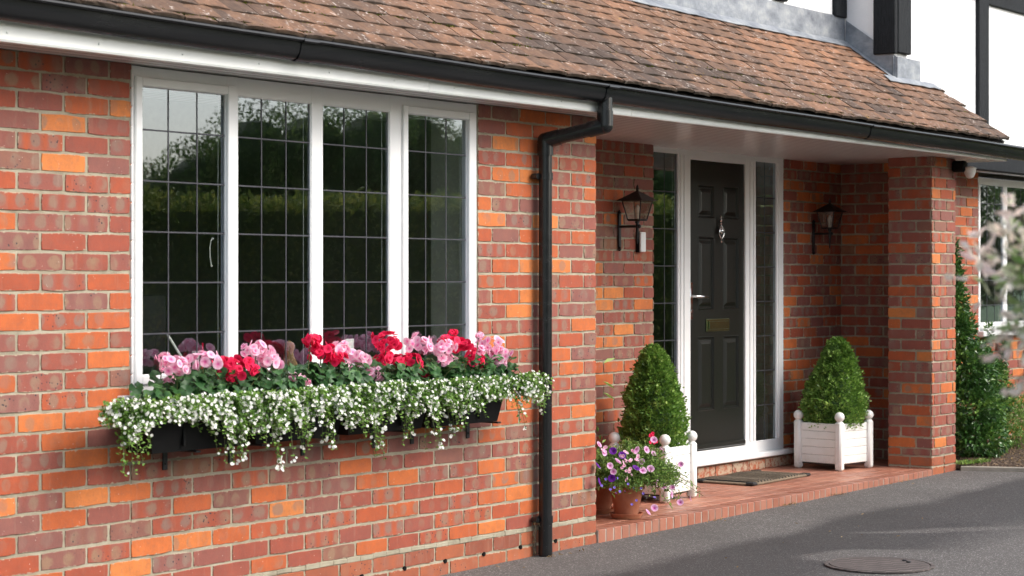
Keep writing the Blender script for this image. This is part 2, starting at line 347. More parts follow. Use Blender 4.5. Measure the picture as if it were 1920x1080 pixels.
def rdir():
    while True:
        v = rv()
        if .05 < v.length < 1: return v.normalized()

# ------------------------------------------------------------------ brickwork
H = .075
def brick(mb, O, T, N, t0, t1, z0, z1, kind, ends=True, prof=.004):
    """one brick: O origin, T along, N outward normal; chipped edge outline, shallow relief"""
    w = t1-t0; h = z1-z0
    if w < .02: return
    typ, g, b = kind[:3]
    pts = []
    chip = R.random() < .3
    def P(t, z): pts.append((t, z))
    nx = 5 if w > .15 else 3; j = .0016
    for i in range(nx): P(i/nx*w + (R.uniform(-j, j)*3 if i else 0), R.uniform(-j, j)+(-.0025*R.random() if R.random() < .25 else 0))
    for i in range(2): P(w+R.uniform(-j, j), i/2*h)
    for i in range(nx): P(w-i/nx*w + (R.uniform(-j, j)*3 if i else 0), h+R.uniform(-j, j))
    for i in range(2): P(R.uniform(-j, j), h-i/2*h)
    c = .0045
    for k, q in ((0, 1), (nx, -1), (nx+2, -1), (2*nx+2, 1)):
        pass
    n = len(pts); cx, cz = w/2, h/2; tilt = R.uniform(-.0008, .0008); tz = R.uniform(-.0008, .0008); lift = prof-.0022+R.uniform(-.0012, .0012)
    vs = []; uvs = []
    for ring, (ins, d) in enumerate(((-.0, -.006), (0, lift-.0012), (.0018, lift))):
        for (t, z) in pts:
            tt = t-(ins if t > cx else -ins) * (1 if abs(t-cx) > w*.35 else 0); zz = z-(ins if z > cz else -ins)*(1 if abs(z-cz) > h*.3 else 0)
            if abs(t-cx) > w*.47 and abs(z-cz) > h*.45:
                tt += (-.0022 if t > cx else .0022); zz += (-.0022 if z > cz else .0022)
            dd = d+(tilt*(t-cx)/w*2+tz*(z-cz)/h*2 if ring else 0)
            p = O+T*(t0+tt)+N*dd; vs.append((p.x, p.y, z0+zz)); uvs.append((tt, zz))
    fs = [[r*n+k, r*n+(k+1) % n, (r+1)*n+(k+1) % n, (r+1)*n+k] for r in (0, 1) for k in range(n)]+[list(range(2*n, 3*n))]
    mb.add(vs, fs, kind[3] if len(kind) > 3 else 0, (typ, g, b), uvs)
def rk(bias=0.0, mi=0):
    x = R.random()
    if R.random() < bias: x = R.uniform(.60, .96)
    b = R.random()
    if x < .3: b *= .5
    return (x, R.random(), b, mi)
def rows(z0, z1, top=2.184):
    """courses between z0 and z1 on the common 75 mm grid; yields (index, zlo, zhi)"""
    k = -2
    while True:
        a = top-k*H
        lo, hi = a-H+.005, a-.005
        if hi < z0+.015: return
        if lo < z1-.01: yield k, max(lo, z0), min(hi, z1)
        k += 1
def brick_run(mb, O, T, N, ranges, bias=0.0, mi=0, mj=1):
    """ranges: fn(k, lo, hi)->list of (t0,t1) bricks"""
    pass
def lay(mb, O, T, N, t0, t1, z0, z1, phase, pitch=.225, bias=0.0, mi=0, alt=.5, phase2=None):
    for k, lo, hi in rows(z0, z1):
        ph = phase+(pitch*alt if k % 2 else 0)
        t = ph-math.ceil((ph-t0)/pitch)*pitch
        wz = .0012*math.sin(k*1.7)
        while t < t1-.012:
            a, b = max(t, t0-.0), min(t+pitch-.010, t1)
            if b-a > .018: brick(mb, O, T, N, a+R.uniform(-.0012, .0012), b+R.uniform(-.0012, .0012), lo+R.uniform(-.001, .001)+wz, hi+R.uniform(-.001, .001)+wz, rk(bias, mi))
            t += pitch
def mslab(mb, x0, x1, y0, y1, z0, z1, mi=1): mb.box(x0, x1, y0, y1, z0, z1, mi, .003)

V = Vector; TX = V((1, 0, 0)); TY = V((0, 1, 0)); NF = V((0, -1, 0))
house = empty('brick_house', (1.0, .5, 0), 'red brick house with tiled lean-to roof, leaded windows and dark front door', 'house')
ZS = 2.252
W0, W1 = -2.504, -.272
E0, E1 = -4.2, .74
def gz(x): return .018+.0075*x
m = MB()
# left of window, right of window, under window
lay(m, V((0, 0, 0)), TX, NF, E0, W0, .909, ZS, W0, bias=.02)
lay(m, V((0, 0, 0)), TX, NF, W1, E1, .909, ZS, W1-.0)
pu = (W1-W0)/10
def row_under(k, lo, hi):
    j = []
    def xg(i): return W0+i*pu if 0 <= i <= 10 else (W0+i*.225 if i < 0 else W1+(i-10)*.225)
    i = -9
    while True:
        a = xg(i-(.5 if k % 2 else 0)+1 if False else i+(.5 if k % 2 else 0)); b = xg(i+1+(.5 if k % 2 else 0))
        if a > E1: break
        j.append((max(a, E0), min(b-.010, E1))); i += 1
    return j
for k, lo, hi in rows(.170, .909):
    if hi-lo < .02: continue
    wz = .0012*math.sin(k*1.7)
    for a, b in row_under(k, lo, hi):
        if b-a > .02: brick(m, V((0, 0, 0)), TX, NF, a+R.uniform(-.0012, .0012), b+R.uniform(-.0012, .0012), lo+R.uniform(-.001, .001)+wz, hi+R.uniform(-.001, .001)+wz, rk(.0))
for kk, (lo, hi) in enumerate(((-.075, -.005), (.005, .072), (.082, .146))):
    i = 0; x = E0+(.11 if kk % 2 else 0)
    while x < E1:
        brick(m, V((0, 0, 0)), TX, NF, x, min(x+.215, E1), lo, hi, rk(0, 2)); x += .225
mslab(m, E0, W0+.0, .002, .28, -.2, ZS); mslab(m, W0, W1, .0025, .28, -.2, .925); mslab(m, W1, E1-.003, .002, .28, -.2, ZS)
# smeared wide joint above the plinth
x = E0
pv = []
while x < E1-.02:
    x2 = min(x+.09, E1-.005); m.box(x, x2, -.003-.002*R.random(), .006, .147+R.uniform(-.002, .003), .168+R.uniform(-.003, .004), 1, .002); x = x2
for x in [E0+.3*i+.07 for i in range(16)]:
    m.tube([(x, -.006, .076), (x, .01, .076)], .011, 8, 3)
# reveal faces of the opening
lay(m, V((W0, 0, 0)), TY, V((1, 0, 0)), .0, .1, .94, ZS, 0, .11)
# return of the main wall into the porch
lay(m, V((E1, 0, 0)), TY, V((1, 0, 0)), 0.0, .9, .095, ZS, .1, bias=.2)
mslab(m, .40, E1-.004, .285, .9, .0, ZS)
wall = fin(m, 'brick_wall', ['brick', 'mortar', 'brick_plinth', 'black_plastic'], house)
tag(wall, 'long front wall of mottled orange and purple red bricks around the big window')
# porch walls
m = MB(); YL, YR = .9, .98; XL1 = 2.712; XR0 = 4.543; XC = 5.413
lay(m, V((0, YL, 0)), TX, NF, E1, XL1, .095, ZS+.01, XL1, bias=.15)
lay(m, V((XL1, YL, 0)), TY, V((1, 0, 0)), 0, .08, .095, ZS+.01, 0, .2, bias=.2)
mslab(m, E1-.002, XL1-.004, YL+.004, 1.2, .0, ZS+.01)
fin(m, 'porch_wall', ['brick', 'mortar'], house)
m = MB()
lay(m, V((0, YR, 0)), TX, NF, XR0, XC, .095, ZS+.01, XR0, .2, bias=.15)
lay(m, V((XC, 0, 0)), TY, V((-1, 0, 0)), .34, YR, .095, ZS+.01, YR, .225, bias=.35)
mslab(m, XR0, XC+.2, YR+.004, 1.2, 0, ZS+.01); mslab(m, XC+.004, 5.7, .44, YR+.003, 0, ZS+.01)
fin(m, 'porch_wall', ['brick', 'mortar'], house)
# pier
m = MB(); PX0, PX1, PD = 4.863, 5.252, .33
lay(m, V((0, 0, 0)), TX, NF, PX0, PX1, .185, ZS, PX0-.056, .2, bias=.42)
lay(m, V((PX0, 0, 0)), TY, V((-1, 0, 0)), 0, PD, .185, ZS, .012, .225, bias=.5)
lay(m, V((PX1, 0, 0)), TY, V((1, 0, 0)), 0, PD+.1, .05, ZS, .012, .225, bias=.25)
lay(m, V((0, PD, 0)), TX, V((0, 1, 0)), PX0, 5.413, .1, ZS, PX0, .225, bias=.4)
for lo, hi, mi in ((.113, .172, 2), (.035, .105, 2)):
    for a, b in ((PX0, PX0+.19), (PX0+.2, PX1)): brick(m, V((0, 0, 0)), TX, NF, a, b, lo, hi, rk(0, 2))
    for a, b in ((0, .16), (.17, PD)): brick(m, V((PX0, 0, 0)), TY, V((-1, 0, 0)), a, b, lo, hi, rk(0, 2))
mslab(m, PX0+.004, PX1-.004, .004, PD-.004, -.05, ZS); mslab(m, PX1-.01, 5.42, .2, PD-.004, -.05, ZS)
fin(m, 'brick_pier', ['brick', 'mortar', 'brick_plinth'], house)
# right hand wall
m = MB(); YG = .45; RW0 = 6.689
lay(m, V((0, YG, 0)), TX, NF, 5.26, RW0, .0, 2.23, RW0, .225, bias=-.15)
lay(m, V((0, YG, 0)), TX, NF, RW0, 9.5, .0, .95, RW0, .225, bias=-.1)
mslab(m, 5.42, RW0, YG+.004, .7, -.1, 2.24); mslab(m, RW0, 9.5, YG+.004, .7, -.1, .94)
fin(m, 'garden_wall_face', ['brick', 'mortar'], house).name = 'side_wall'

# ------------------------------------------------------------------ windows
def window_unit(name, x0, x1, yf, z0, z1, lights, gz0, gz1, rowz, label, ncol=3, sash=()):
    w = fin(_frame(x0, x1, yf, z0, z1, lights, gz0, gz1, sash), name, ['white_upvc'], house)
    tag(w, label)
    for (a, b) in lights:
        g = MB(); yg = yf+.0125
        g.box(a-.004, b+.004, yg, yg+.022, gz0-.004, gz1+.004, 0, .0003)
        fin(g, 'pane', ['window_glass'], w)
        l = MB()
        for i in range(1, ncol):
            x = a+(b-a)*i/ncol; l.box(x-.0033, x+.0033, yg-.0022, yg-.0002, gz0, gz1, 0, .0008)
        for z in rowz: l.box(a, b, yg-.0030, yg-.0004, z-.0033, z+.0033, 0, .0008)
        fin(l, 'leading', ['lead_came'], w)
        s = MB(); e = .012
        for (p, q, r_, t_) in ((b-.0165, b-.013, gz0, gz1),): s.box(p, q, yg+.0225, yg+.0255, r_, t_, 0, .0005)
        s.box(a, b, yg+.0225, yg+.0255, gz1-.0165, gz1-.013, 0, .0005)
        fin(s, 'spacer_bar', ['spacer_grey'], w)
    return w
def _frame(x0, x1, yf, z0, z1, lights, gz0, gz1, sash):
    f = MB(); D = .013
    f.box(x0, lights[0][0], yf, yf+D, z0, z1); f.box(lights[-1][1], x1, yf, yf+D, z0, z1)
    for (a, b), (c, d) in zip(lights, lights[1:]): f.box(b, c, yf, yf+D, z0, z1)
    for (a, b) in lights:
        f.box(a-.002, b+.002, yf+.001, yf+D, gz1, z1-.001); f.box(a-.002, b+.002, yf+.001, yf+D, z0+.001, gz0)
    for i in sash:   # raised opening casement
        a, b = lights[i]; o = .036; q = yf-.012
        f.box(a-o, a+.002, q, yf+.02, gz0-o, gz1+o, 0, .004); f.box(b-.002, b+o, q, yf+.02, gz0-o, gz1+o, 0, .004)
        f.box(a, b, q+.001, yf+.02, gz1-.002, gz1+o-.001, 0, .004); f.box(a, b, q+.001, yf+.02, gz0-o+.001, gz0+.002, 0, .004)
    for (a, b) in lights:  # glazing bead
        e = .004
        f.box(a-.001, a+e, yf+.003, yf+.0125, gz0, gz1, 0, .004); f.box(b-e, b+.001, yf+.003, yf+.0125, gz0, gz1, 0, .004)
        f.box(a+e, b-e, yf+.0035, yf+.0125, gz1-e, gz1+.001, 0, .004); f.box(a+e, b-e, yf+.0035, yf+.0125, gz0-.001, gz0+e, 0, .004)
    return f
L4 = [(-2.450, -1.972), (-1.905, -1.452), (-1.379, -.925), (-.806, -.346)]
win = window_unit('leaded_window', W0+.004, W1-.004, .006, .955, ZS-.004, L4, 1.025, 2.172, [2.0, 1.797, 1.595, 1.393, 1.189], 'wide white framed window of four leaded lights above the flower troughs', 3, (0, 3))
s = MB(); s.box(W0-.075, W1+.04, -.035, .1, .922, .953, 0, .004); fin(s, 'window_sill', ['white_upvc'], win)
s = MB(); x = .96
while x < ZS-.05:
    s.box(W0-.006, W0+.005, -.006-.002*R.random(), .01, x, x+.07, 0, .003); x += .075
fin(s, 'sealant_bead', ['sealant'], win)
LR = [(6.745, 7.195), (7.27, 7.72), (7.80, 8.25)]
w2 = window_unit('leaded_window', RW0+.004, 8.31, YG+.006, 1.0, 2.2, LR, 1.062, 2.145, [2.0-.003, 1.794, 1.598, 1.396, 1.2], 'white framed leaded window half hidden behind the pink willow', 3)
s = MB(); s.box(RW0-.03, 8.36, YG-.06, YG+.08, .957, 1.0, 0, .006); fin(s, 'window_sill', ['white_upvc'], w2)
s = MB(); x = .96
while x < 2.15: s.box(RW0-.008, RW0+.006, YG-.006, YG+.01, x, x+.07, 0, .003); x += .075
fin(s, 'sealant_bead', ['sealant'], w2)

# ------------------------------------------------------------------ front door
YF = .98; F0, F1 = 2.62, XR0-.003
f = MB(); zb, zt = .19, ZS+.002
gl = (2.70, 3.135); dl = (3.288, 4.006); gr = (4.15, 4.443)
f.box(F0, gl[0], YF, YF+.016, zb, zt); f.box(gl[1], dl[0], YF, YF+.016, zb, zt, 0, .003); f.box(dl[1], gr[0], YF, YF+.016, zb, zt, 0, .003); f.box(gr[1], F1, YF, YF+.016, zb, zt, 0, .003)
for a, b in (gl, gr): f.box(a-.002, b+.002, YF+.001, YF+.015, 2.218, zt-.001); f.box(a-.002, b+.002, YF+.001, YF+.015, zb+.001, .287)
f.box(dl[0]-.002, dl[1]+.002, YF+.001, YF+.015, 2.19, zt-.001); f.box(dl[0]-.002, dl[1]+.002, YF+.001, YF+.015, zb+.001, .268)
for x in (gl[1]+.03, gl[1]+.075, dl[1]+.062, gr[0]-.03, gr[1]+.03):   # moulded steps in the frame
    f.box(x-.011, x+.011, YF-.008, YF+.002, .29, 2.215, 0, .004)
f.box(F0, F1+.06, YF-.07, YF+.0, .178, .212, 0, .006)
dfr = tag(fin(f, 'door_frame', ['white_upvc'], house), 'white door frame with a leaded sidelight each side')
for a, b in (gl, gr):
    g = MB(); g.box(a-.004, b+.004, YF+.0165, YF+.036, .283, 2.222, 0, .0003); fin(g, 'pane', ['window_glass'], dfr)
    l = MB()
    for i in ((1, 2) if b-a > .4 else (1,)): x = a+(b-a)*i/(3 if b-a > .4 else 2); l.box(x-.0033, x+.0033, YF+.0145, YF+.0163, .287, 2.218, 0, .0008)
    z = .53
    while z < 2.2: l.box(a, b, YF+.0137, YF+.0160, z-.0033, z+.0033, 0, .0008); z += .24
    fin(l, 'leading', ['lead_came'], dfr)
    s = MB()
    for p, q in ((b-.0165, b-.013),): s.box(p, q, YF+.0365, YF+.0395, .287, 2.218, 0, .0005)
    fin(s, 'spacer_bar', ['spacer_grey'], dfr)
d = MB(); yd = YF+.015
xs = [dl[0]+.003, 3.402, 3.612, 3.728, 3.938, dl[1]-.003]; zs = [.275, .53, 1.025, 1.20, 1.685, 1.81, 2.03, 2.185]
for i in range(5):
    for k in range(7):
        a, b, c0, c1 = xs[i], xs[i+1], zs[k], zs[k+1]
        if i in (1, 3) and k in (1, 3, 5):
            rings = [(0, 0), (.006, -.004), (.014, .012), (.024, .012), (.044, .001), (.05, -.001)]; vs = []
            for (ins, dy) in rings: vs += [(a+ins, yd+dy, c0+ins), (b-ins, yd+dy, c0+ins), (b-ins, yd+dy, c1-ins), (a+ins, yd+dy, c1-ins)]
            fs = [[r*4+q, r*4+(q+1) % 4, (r+1)*4+(q+1) % 4, (r+1)*4+q] for r in range(len(rings)-1) for q in range(4)]+[[len(rings)*4-4+q for q in range(4)]]
            d.add(vs, fs)
        else: d.add([(a, yd, c0), (b, yd, c0), (b, yd, c1), (a, yd, c1)], [(0, 1, 2, 3)])
a, b, c0, c1 = xs[0], xs[-1], zs[0], zs[-1]
d.add([(a, yd, c0), (b, yd, c0), (b, yd, c1), (a, yd, c1), (a, yd+.044, c0), (b, yd+.044, c0), (b, yd+.044, c1), (a, yd+.044, c1)], [(0, 1, 5, 4), (1, 2, 6, 5), (2, 3, 7, 6), (3, 0, 4, 7), (4, 5, 6, 7)])
d.box(dl[0]+.004, dl[1]-.004, yd-.022, yd-.0005, .276, .312, 0, .008)
door = tag(fin(d, 'front_door', ['door_paint'], house), 'very dark green six-panel front door')
h = MB(); h.box(3.298, 3.326, yd-.009, yd-.001, 1.14, 1.385, 0, .004); h.tube([(3.312, yd-.005, 1.292), (3.312, yd-.045, 1.292), (3.33, yd-.056, 1.292), (3.43, yd-.054, 1.286), (3.448, yd-.05, 1.284)], [.011, .010, .011, .009, .008], 12)
h.tube([(3.312, yd-.008, 1.195), (3.312, yd-.016, 1.195)], .010, 12); fin(h, 'door_handle', ['chrome'], door, True)
h = MB(); h.box(3.50, 3.80, yd-.010, yd-.001, 1.055, 1.140, 0, .004); h.box(3.522, 3.778, yd-.017, yd-.011, 1.070, 1.125, 0, .003); fin(h, 'letter_box', ['green_reflection_metal'], door)
h = MB(); cx = 3.668; h.lathe([(.004, .0), (.010, .012), (.006, .022), (.013, .034), (.006, .046), (.009, .055), (.003, .066)], (cx, yd-.02, 1.765), 14)
h.tube([(cx, yd-.002, 1.79), (cx, yd-.02, 1.79)], .007, 10)
h.tube([(cx, yd-.02, 1.765), (cx-.028, yd-.026, 1.74), (cx-.032, yd-.026, 1.71), (cx-.014, yd-.024, 1.685), (cx, yd-.023, 1.677), (cx+.014, yd-.024, 1.685), (cx+.032, yd-.026, 1.71), (cx+.028, yd-.026, 1.74), (cx, yd-.02, 1.765)], .006, 10)
h.ball((cx, yd-.022, 1.728), .017, 8, 0, 1.3); h.lathe([(.003, 0), (.010, .01), (.005, .02), (.008, .028)], (cx, yd-.022, 1.648), 12); fin(h, 'door_knocker', ['chrome'], door, True)

# ------------------------------------------------------------------ rooms behind the glass
m = MB()
def room(x0, x1, y0, y1, z0, z1):
    m.box(x0-.1, x0, y0, y1, z0, z1, 0); m.box(x1, x1+.1, y0, y1, z0, z1, 0); m.box(x0-.1, x1+.1, y1, y1+.1, z0, z1, 0)
    m.box(x0-.1, x1+.1, y0, y1+.1, z0-.1, z0, 1); m.box(x0-.1, x1+.1, y0, y1+.1, z1, z1+.1, 0)
room(-3.6, .3, .285, 2.3, .1, 2.4); room(2.0, 5.2, 1.25, 6, .15, 2.35); room(6.0, 9.3, .72, 4, .1, 2.35)
m.box(-4.2, -3.5, .28, .5, .1, 2.4, 0); m.box(W0-.4, W0, .2, .29, .95, 2.4, 0)
m.box(3.0, 3.3, 1.06, 1.3, 2.3, 2.4, 0)
m.box(-2.6, -.2, .28, .30, 2.2, 2.4, 0)
fin(m, 'room_lining', ['room_wall', 'room_floor'], house)
n = 26
m = MB(); m.box(W1-.012, W1-.001, .020, .284, .95, 2.25, 0, .002); m.box(W0+.001, W0+.012, .020, .284, .95, 2.25, 0, .002); m.box(W0+.013, W1-.013, .020, .284, 2.235, 2.249, 0, .002)
fin(m, 'plaster_reveal', ['curtain'], house)
m = MB(); vs = []
for i in range(n+1):
    for z in (.3, 1.55): vs.append((4.2+.42*i/n, 1.22+.018*math.sin(i*1.5), z))
m.add(vs, [(2*i, 2*i+1, 2*i+3, 2*i+2) for i in range(n)]); fin(m, 'curtain', ['curtain'], house, True, fixn=False)
m = MB(); m.box(-2.5, -.4, .075, .27, .95, .985, 0); fin(m, 'inner_sill', ['card_white'], house)

# ------------------------------------------------------------------ eaves
m = MB(); m.box(E0, 5.45, -.283, 1.05, ZS, ZS+.02, 0, .001)
fin(m, 'soffit', ['soffit_board'], house)
m = MB()
segs = [E0, -1.02, .62, 1.9, 3.9, 5.45]
for a, b in zip(segs, segs[1:]):
    m.ext([(-.300, 2.244), (-.296, 2.236), (-.270, 2.236), (-.270, 2.251), (-.284, 2.251), (-.284, 2.40), (-.300, 2.40)], a+.001, b-.001)
m.box(5.45, 5.452, -.3, .12, 2.236, 2.40, 0, .0005)
x = E0
while x < 5.4:
    m.ball((x, -.3005, 2.268), .0045, 5); x += .42
fin(m, 'fascia', ['fascia_white'], house)
# gutter: an open channel with rolled front lip
def glip(x): return 2.386-.0059*(x+3.2)
def gprof(x):
    zl = glip(x); P = [(-.302, zl+.004), (-.302, zl-.03), (-.306, zl-.060), (-.318, zl-.080), (-.340, zl-.088), (-.362, zl-.080), (-.377, zl-.060), (-.384, zl-.03), (-.386, zl-.016), (-.397, zl-.015), (-.403, zl-.008), (-.402, zl-.001), (-.395, zl+.004), (-.386, zl+.004)]
    inner = [(-.382, zl-.002), (-.380, zl-.03), (-.373, zl-.058), (-.360, zl-.076), (-.340, zl-.084), (-.320, zl-.076), (-.310, zl-.058), (-.3055, zl-.03), (-.3055, zl+.004)]
    return P+inner
m = MB(); xsg = [-4.3+.25*i for i in range(46)]; prs = [gprof(x) for x in xsg]; n = len(prs[0]); vs = []
for x, p in zip(xsg, prs): vs += [(x, y, z+.0015*math.sin(x*3)) for y, z in p]
fs = [[i*n+k, i*n+(k+1) % n, (i+1)*n+(k+1) % n, (i+1)*n+k] for i in range(len(xsg)-1) for k in range(n)]+[list(range(n)), [(len(xsg)-1)*n+k for k in range(n)]]
m.add(vs, fs)
gut = tag(fin(m, 'gutter', ['black_gutter'], house, True), 'long black rain gutter under the tiled roof edge')
for xj in (-1.9, .31, 3.2):
    m = MB(); P = gprof(xj)[:14]; vs = []
    for x in (xj-.045, xj+.045): vs += [(x, y+(-.003 if y < -.31 else 0), z-.003) for y, z in P]
    k = len(P); m.add(vs, [[i, i+1, k+i+1, k+i] for i in range(k-1)]); fin(m, 'gutter_joint', ['black_gutter'], gut, True)
# downpipe
m = MB(); r = .0335; ox, oy = .31, -.345; zo = glip(.31)-.08
m.tube([(ox, oy, zo+.02), (ox, oy, zo-.05)], .037, 20); m.tube([(ox, oy, zo-.045), (ox, oy, zo-.115)], .0405, 20)
m.ball((ox, oy, zo-.118), .0405, 10)
bx, by, bz = .212, -.052, 2.055
m.tube([(ox, oy, zo-.118), (bx, by, bz+.045)], .0365, 20)
p0 = V((ox, oy, zo-.118)); p1 = V((bx, by, bz+.045)); dd = (p1-p0).normalized()
m.tube([p0+dd*.01, p0+dd*.085], .0405, 20); m.tube([p1-dd*.075, p1], .0405, 20); m.ball(p1, .0405, 10)
m.tube([p1, (bx, by, bz-.03)], .0405, 20); m.tube([(bx, by, bz-.02), (bx, by, .02)], r, 24); m.tube([(bx, by, .20), (bx, by, .03)], .0355, 24)
pipe = tag(fin(m, 'downpipe', ['black_gutter'], house, True), 'black downpipe with a swan-neck bend beside the big window')
for z in (1.92, .205):
    m = MB(); m.tube([(bx, by, z-.018), (bx, by, z+.018)], .0385, 24); m.tube([(bx-.055, -.012, z), (bx-.055, -.045, z)], .014, 12); m.tube([(bx+.055, -.012, z), (bx+.055, -.04, z)], .014, 12); m.box(bx-.06, bx+.06, -.03, -.014, z-.014, z+.014, 0, .003)
    fin(m, 'pipe_clip', ['black_gutter'], pipe, True)

# ------------------------------------------------------------------ roof
SL = math.atan(.72); cs, sn = math.cos(SL), math.sin(SL)
def rz(x): return 2.392-.0028*(x+3.2)+.004*math.sin(x*1.3+.5)
def rp(x, s, h):   # roof point: along x, distance up the slope s, height above the plane h
    return (x, -.365+s*cs-h*sn, rz(x)+s*sn+h*cs)
roofb = MB()
vs = [rp(-4.3, 0, -.012), rp(5.27, 0, -.012), rp(5.27, .66, -.012), rp(4.60, .66, -.012), rp(4.60, 1.14, -.012), rp(-4.3, 1.14, -.012)]
vb = [rp(-4.3, 0, -.035), rp(5.27, 0, -.035), rp(5.27, .66, -.035), rp(4.60, .66, -.035), rp(4.60, 1.14, -.035), rp(-4.3, 1.14, -.035)]
roofb.add(vs+vb, [(0, 1, 2, 3, 4, 5), (11, 10, 9, 8, 7, 6)]+[(i, (i+1) % 6, 6+(i+1) % 6, 6+i) for i in range(6)], 1)
G = .100; TW = .167
for k in range(-1, 12):
    s0 = k*G
    lim = 5.30 if s0 < .62 else 4.57
    x = -4.35+(TW/2 if k % 2 else 0)
    sk = R.uniform(-.003, .003)
    while x < lim-.02:
        w = min(TW-.0035, lim-x)
        t_ = .016; ln = .205
        if w > .05:
            rot = R.gauss(0, .018); hl = .026+R.uniform(-.002, .0035)+.003*noise.noise((x*2, k*.7, 1)); s1 = max(s0, -.02)+sk+R.uniform(-.006, .004)+.004*math.sin(x*2.1+k)
            twist = R.uniform(-.0015, .0015); cc = R.random()
            xo = (x+4)/9.3
            tone = .10+.42*cc+.10*xo+(.30*max(0, (k-4)/7)*max(0, min(1, (x-1.5)/2.5)))-.55*max(0, noise.noise((x*1.1, k*.25, 3)))-.25*max(0, noise.noise((x*.5, k*.1, 13)))-.06*(k < 3)
            tone = max(0, min(1, tone))
            rec = R.random()
            vs = []; cols = []
            nxs = 6
            for layer in (0, 1):
                for a in range(3):
                    sa = a/2*ln; hh = hl-(hl-.003)*a/2*1.0+.0055*math.sin(math.pi*a/2)
                    for b in range(nxs+1):
                        u = b/nxs; xx = x+.002+u*w; ss = s1+sa+(xx-x-w/2)*rot+(R.uniform(-.003, .002) if a == 0 and layer == 0 else 0)
                        h_ = hh-layer*t_+twist*(u-.5)*2*(1-a/2)+.0050*(1-(2*u-1)**2)
                        vs.append(rp(xx, ss, h_)); cols.append((tone, rec, .0 if (a == 0 and layer) else (.12 if a == 0 else .9)))
            q = nxs+1; fs = []
            for a in range(2):
                for b in range(nxs): i = a*q+b; fs.append((i, i+1, i+q+1, i+q))
            for b in range(nxs): fs.append((b, 3*q+b, 3*q+b+1, b+1))
            for b in (0, nxs):
                for a in range(2): i = a*q+b; fs.append((i, i+q, i+q+3*q, i+3*q))
            roofb.add(vs, fs, 0, cols=cols)
        x += TW
roof = tag(fin(roofb, 'roof', ['roof_tile', 'roof_felt'], house, fixn=False), 'mossy brown and orange clay tiled lean-to roof')
# moss tufts along tile edges
m = MB()
for _ in range(2600):
    k = int(abs(R.gauss(0, 2.2))); x = R.uniform(-3.6, 5.2)
    if k > 10 or noise.noise((x*1.3, k*.5, 8)) < -.02+.02*k: continue
    b0 = V(rp(x, k*G+R.uniform(-.006, .004), .012+R.uniform(0, .008)))
    for j in range(R.randint(5, 12)):
        p = b0+V((R.uniform(-.012, .012), R.uniform(-.003, .005), R.uniform(-.004, .004)))
        m.leaf(p, V((R.uniform(-1, 1), R.uniform(-1, .2), R.uniform(.0, 1))), rdir(), R.uniform(.008, .016), .009, (R.random(), R.random()*.3, .5))
fin(m, 'moss', ['moss'], roof, fixn=False)

# ------------------------------------------------------------------ half timbered upper storey
UB, UF, XS = .54, .165, 4.60
m = MB()
m.box(-4.5, XS+.0, UB, UB+.2, 2.9, 5.2, 0, .001); m.box(XS, XS+.2, UF+.0, UB, 2.6, 5.2, 0, .001); m.box(XS+.2, 9.8, UF, UF+.25, 2.33, 5.2, 0, .001)
m.box(5.46, 9.8, UF+.02, .46, 2.235, 2.33, 0, .001)
fin(m, 'rendered_wall', ['render_white'], house)
def beam(x0, x1, y0, y1, z0, z1):
    b = MB(); b.box(x0, x1, y0, y1, z0, z1, 0, .006); fin(b, 'timber_beam', ['black_timber'], house)
beam(XS-.17, XS-.004, UB-.03, UB+.02, 3.215, 5.1); beam(3.59, 3.75, UB-.03, UB+.02, 3.235, 5.1); beam(2.6, 2.75, UB-.03, UB+.02, 3.21, 5.1); beam(1.7, 1.85, UB-.03, UB+.02, 3.21, 5.1)
beam(XS-.035, XS+.01, UF-.03, UF+.135, 2.945, 5.1); beam(XS+.012, XS+.215, UF-.035, UF+.01, 2.955, 5.1)
beam(5.98, 6.16, UF-.03, UF+.01, 2.33, 5.1); beam(XS+.217, 5.978, UF-.026, UF+.012, 3.475, 3.7); beam(6.162, 9.7, UF-.026, UF+.012, 3.455, 3.69)
beam(7.6, 7.78, UF-.03, UF+.01, 2.335, 3.453); beam(5.40, 9.7, UF-.03, UF+.05, 2.215, 2.333)
# lead flashing, dressed over the top tiles
def flash(pts_lo, pts_hi, nrm, amp=.004, name='lead_flashing'):
    b = MB(); n = len(pts_lo); vs = []
    for lay_ in (0, 1):
        for P in (pts_lo, pts_hi):
            for i, p in enumerate(P):
                vs.append(V(p)+V(nrm)*(lay_*.004+amp*noise.noise(V(p)*9)))
    fs = []
    for L_ in (0, 1):
        for i in range(n-1): a = L_*2*n+i; fs.append((a, a+1, a+n+1, a+n))
    for i in range(n-1): fs.append((i, i+1, 2*n+i+1, 2*n+i)); fs.append((n+i, n+i+1, 3*n+i+1, 3*n+i))
    b.add(vs, fs); return fin(b, name, ['lead_flashing'], roof, True)
X_ = [-4.3+i*.1 for i in range(89)]; X_[-1] = 4.52; X_.append(4.59)
top_s = (UB+.365)/cs
flash([rp(x, top_s-.075+R.uniform(-.006, .006), .034) for x in X_], [rp(x, top_s+.0, .038) for x in X_], (0, -.5, .8))
flash([(x, UB-.012, rp(x, top_s, .0)[2]+.01) for x in X_], [(x, UB-.008, 3.222) for x in X_], (0, -1, 0))
S_ = [.62+i*.03 for i in range(17)]
flash([rp(XS-.015, min(s, top_s-.01), .02) for s in S_], [tuple(V(rp(XS-.012, min(s, top_s-.01), .02))+V((0, 0, .17))) for s in S_], (-1, 0, 0))
flash([rp(XS-.075+R.uniform(-.01, .01), min(s, top_s-.03), .034) for s in S_], [rp(XS-.01, min(s, top_s-.03), .038) for s in S_], (-.2, -.3, .8))
sF = (UF+.365)/cs
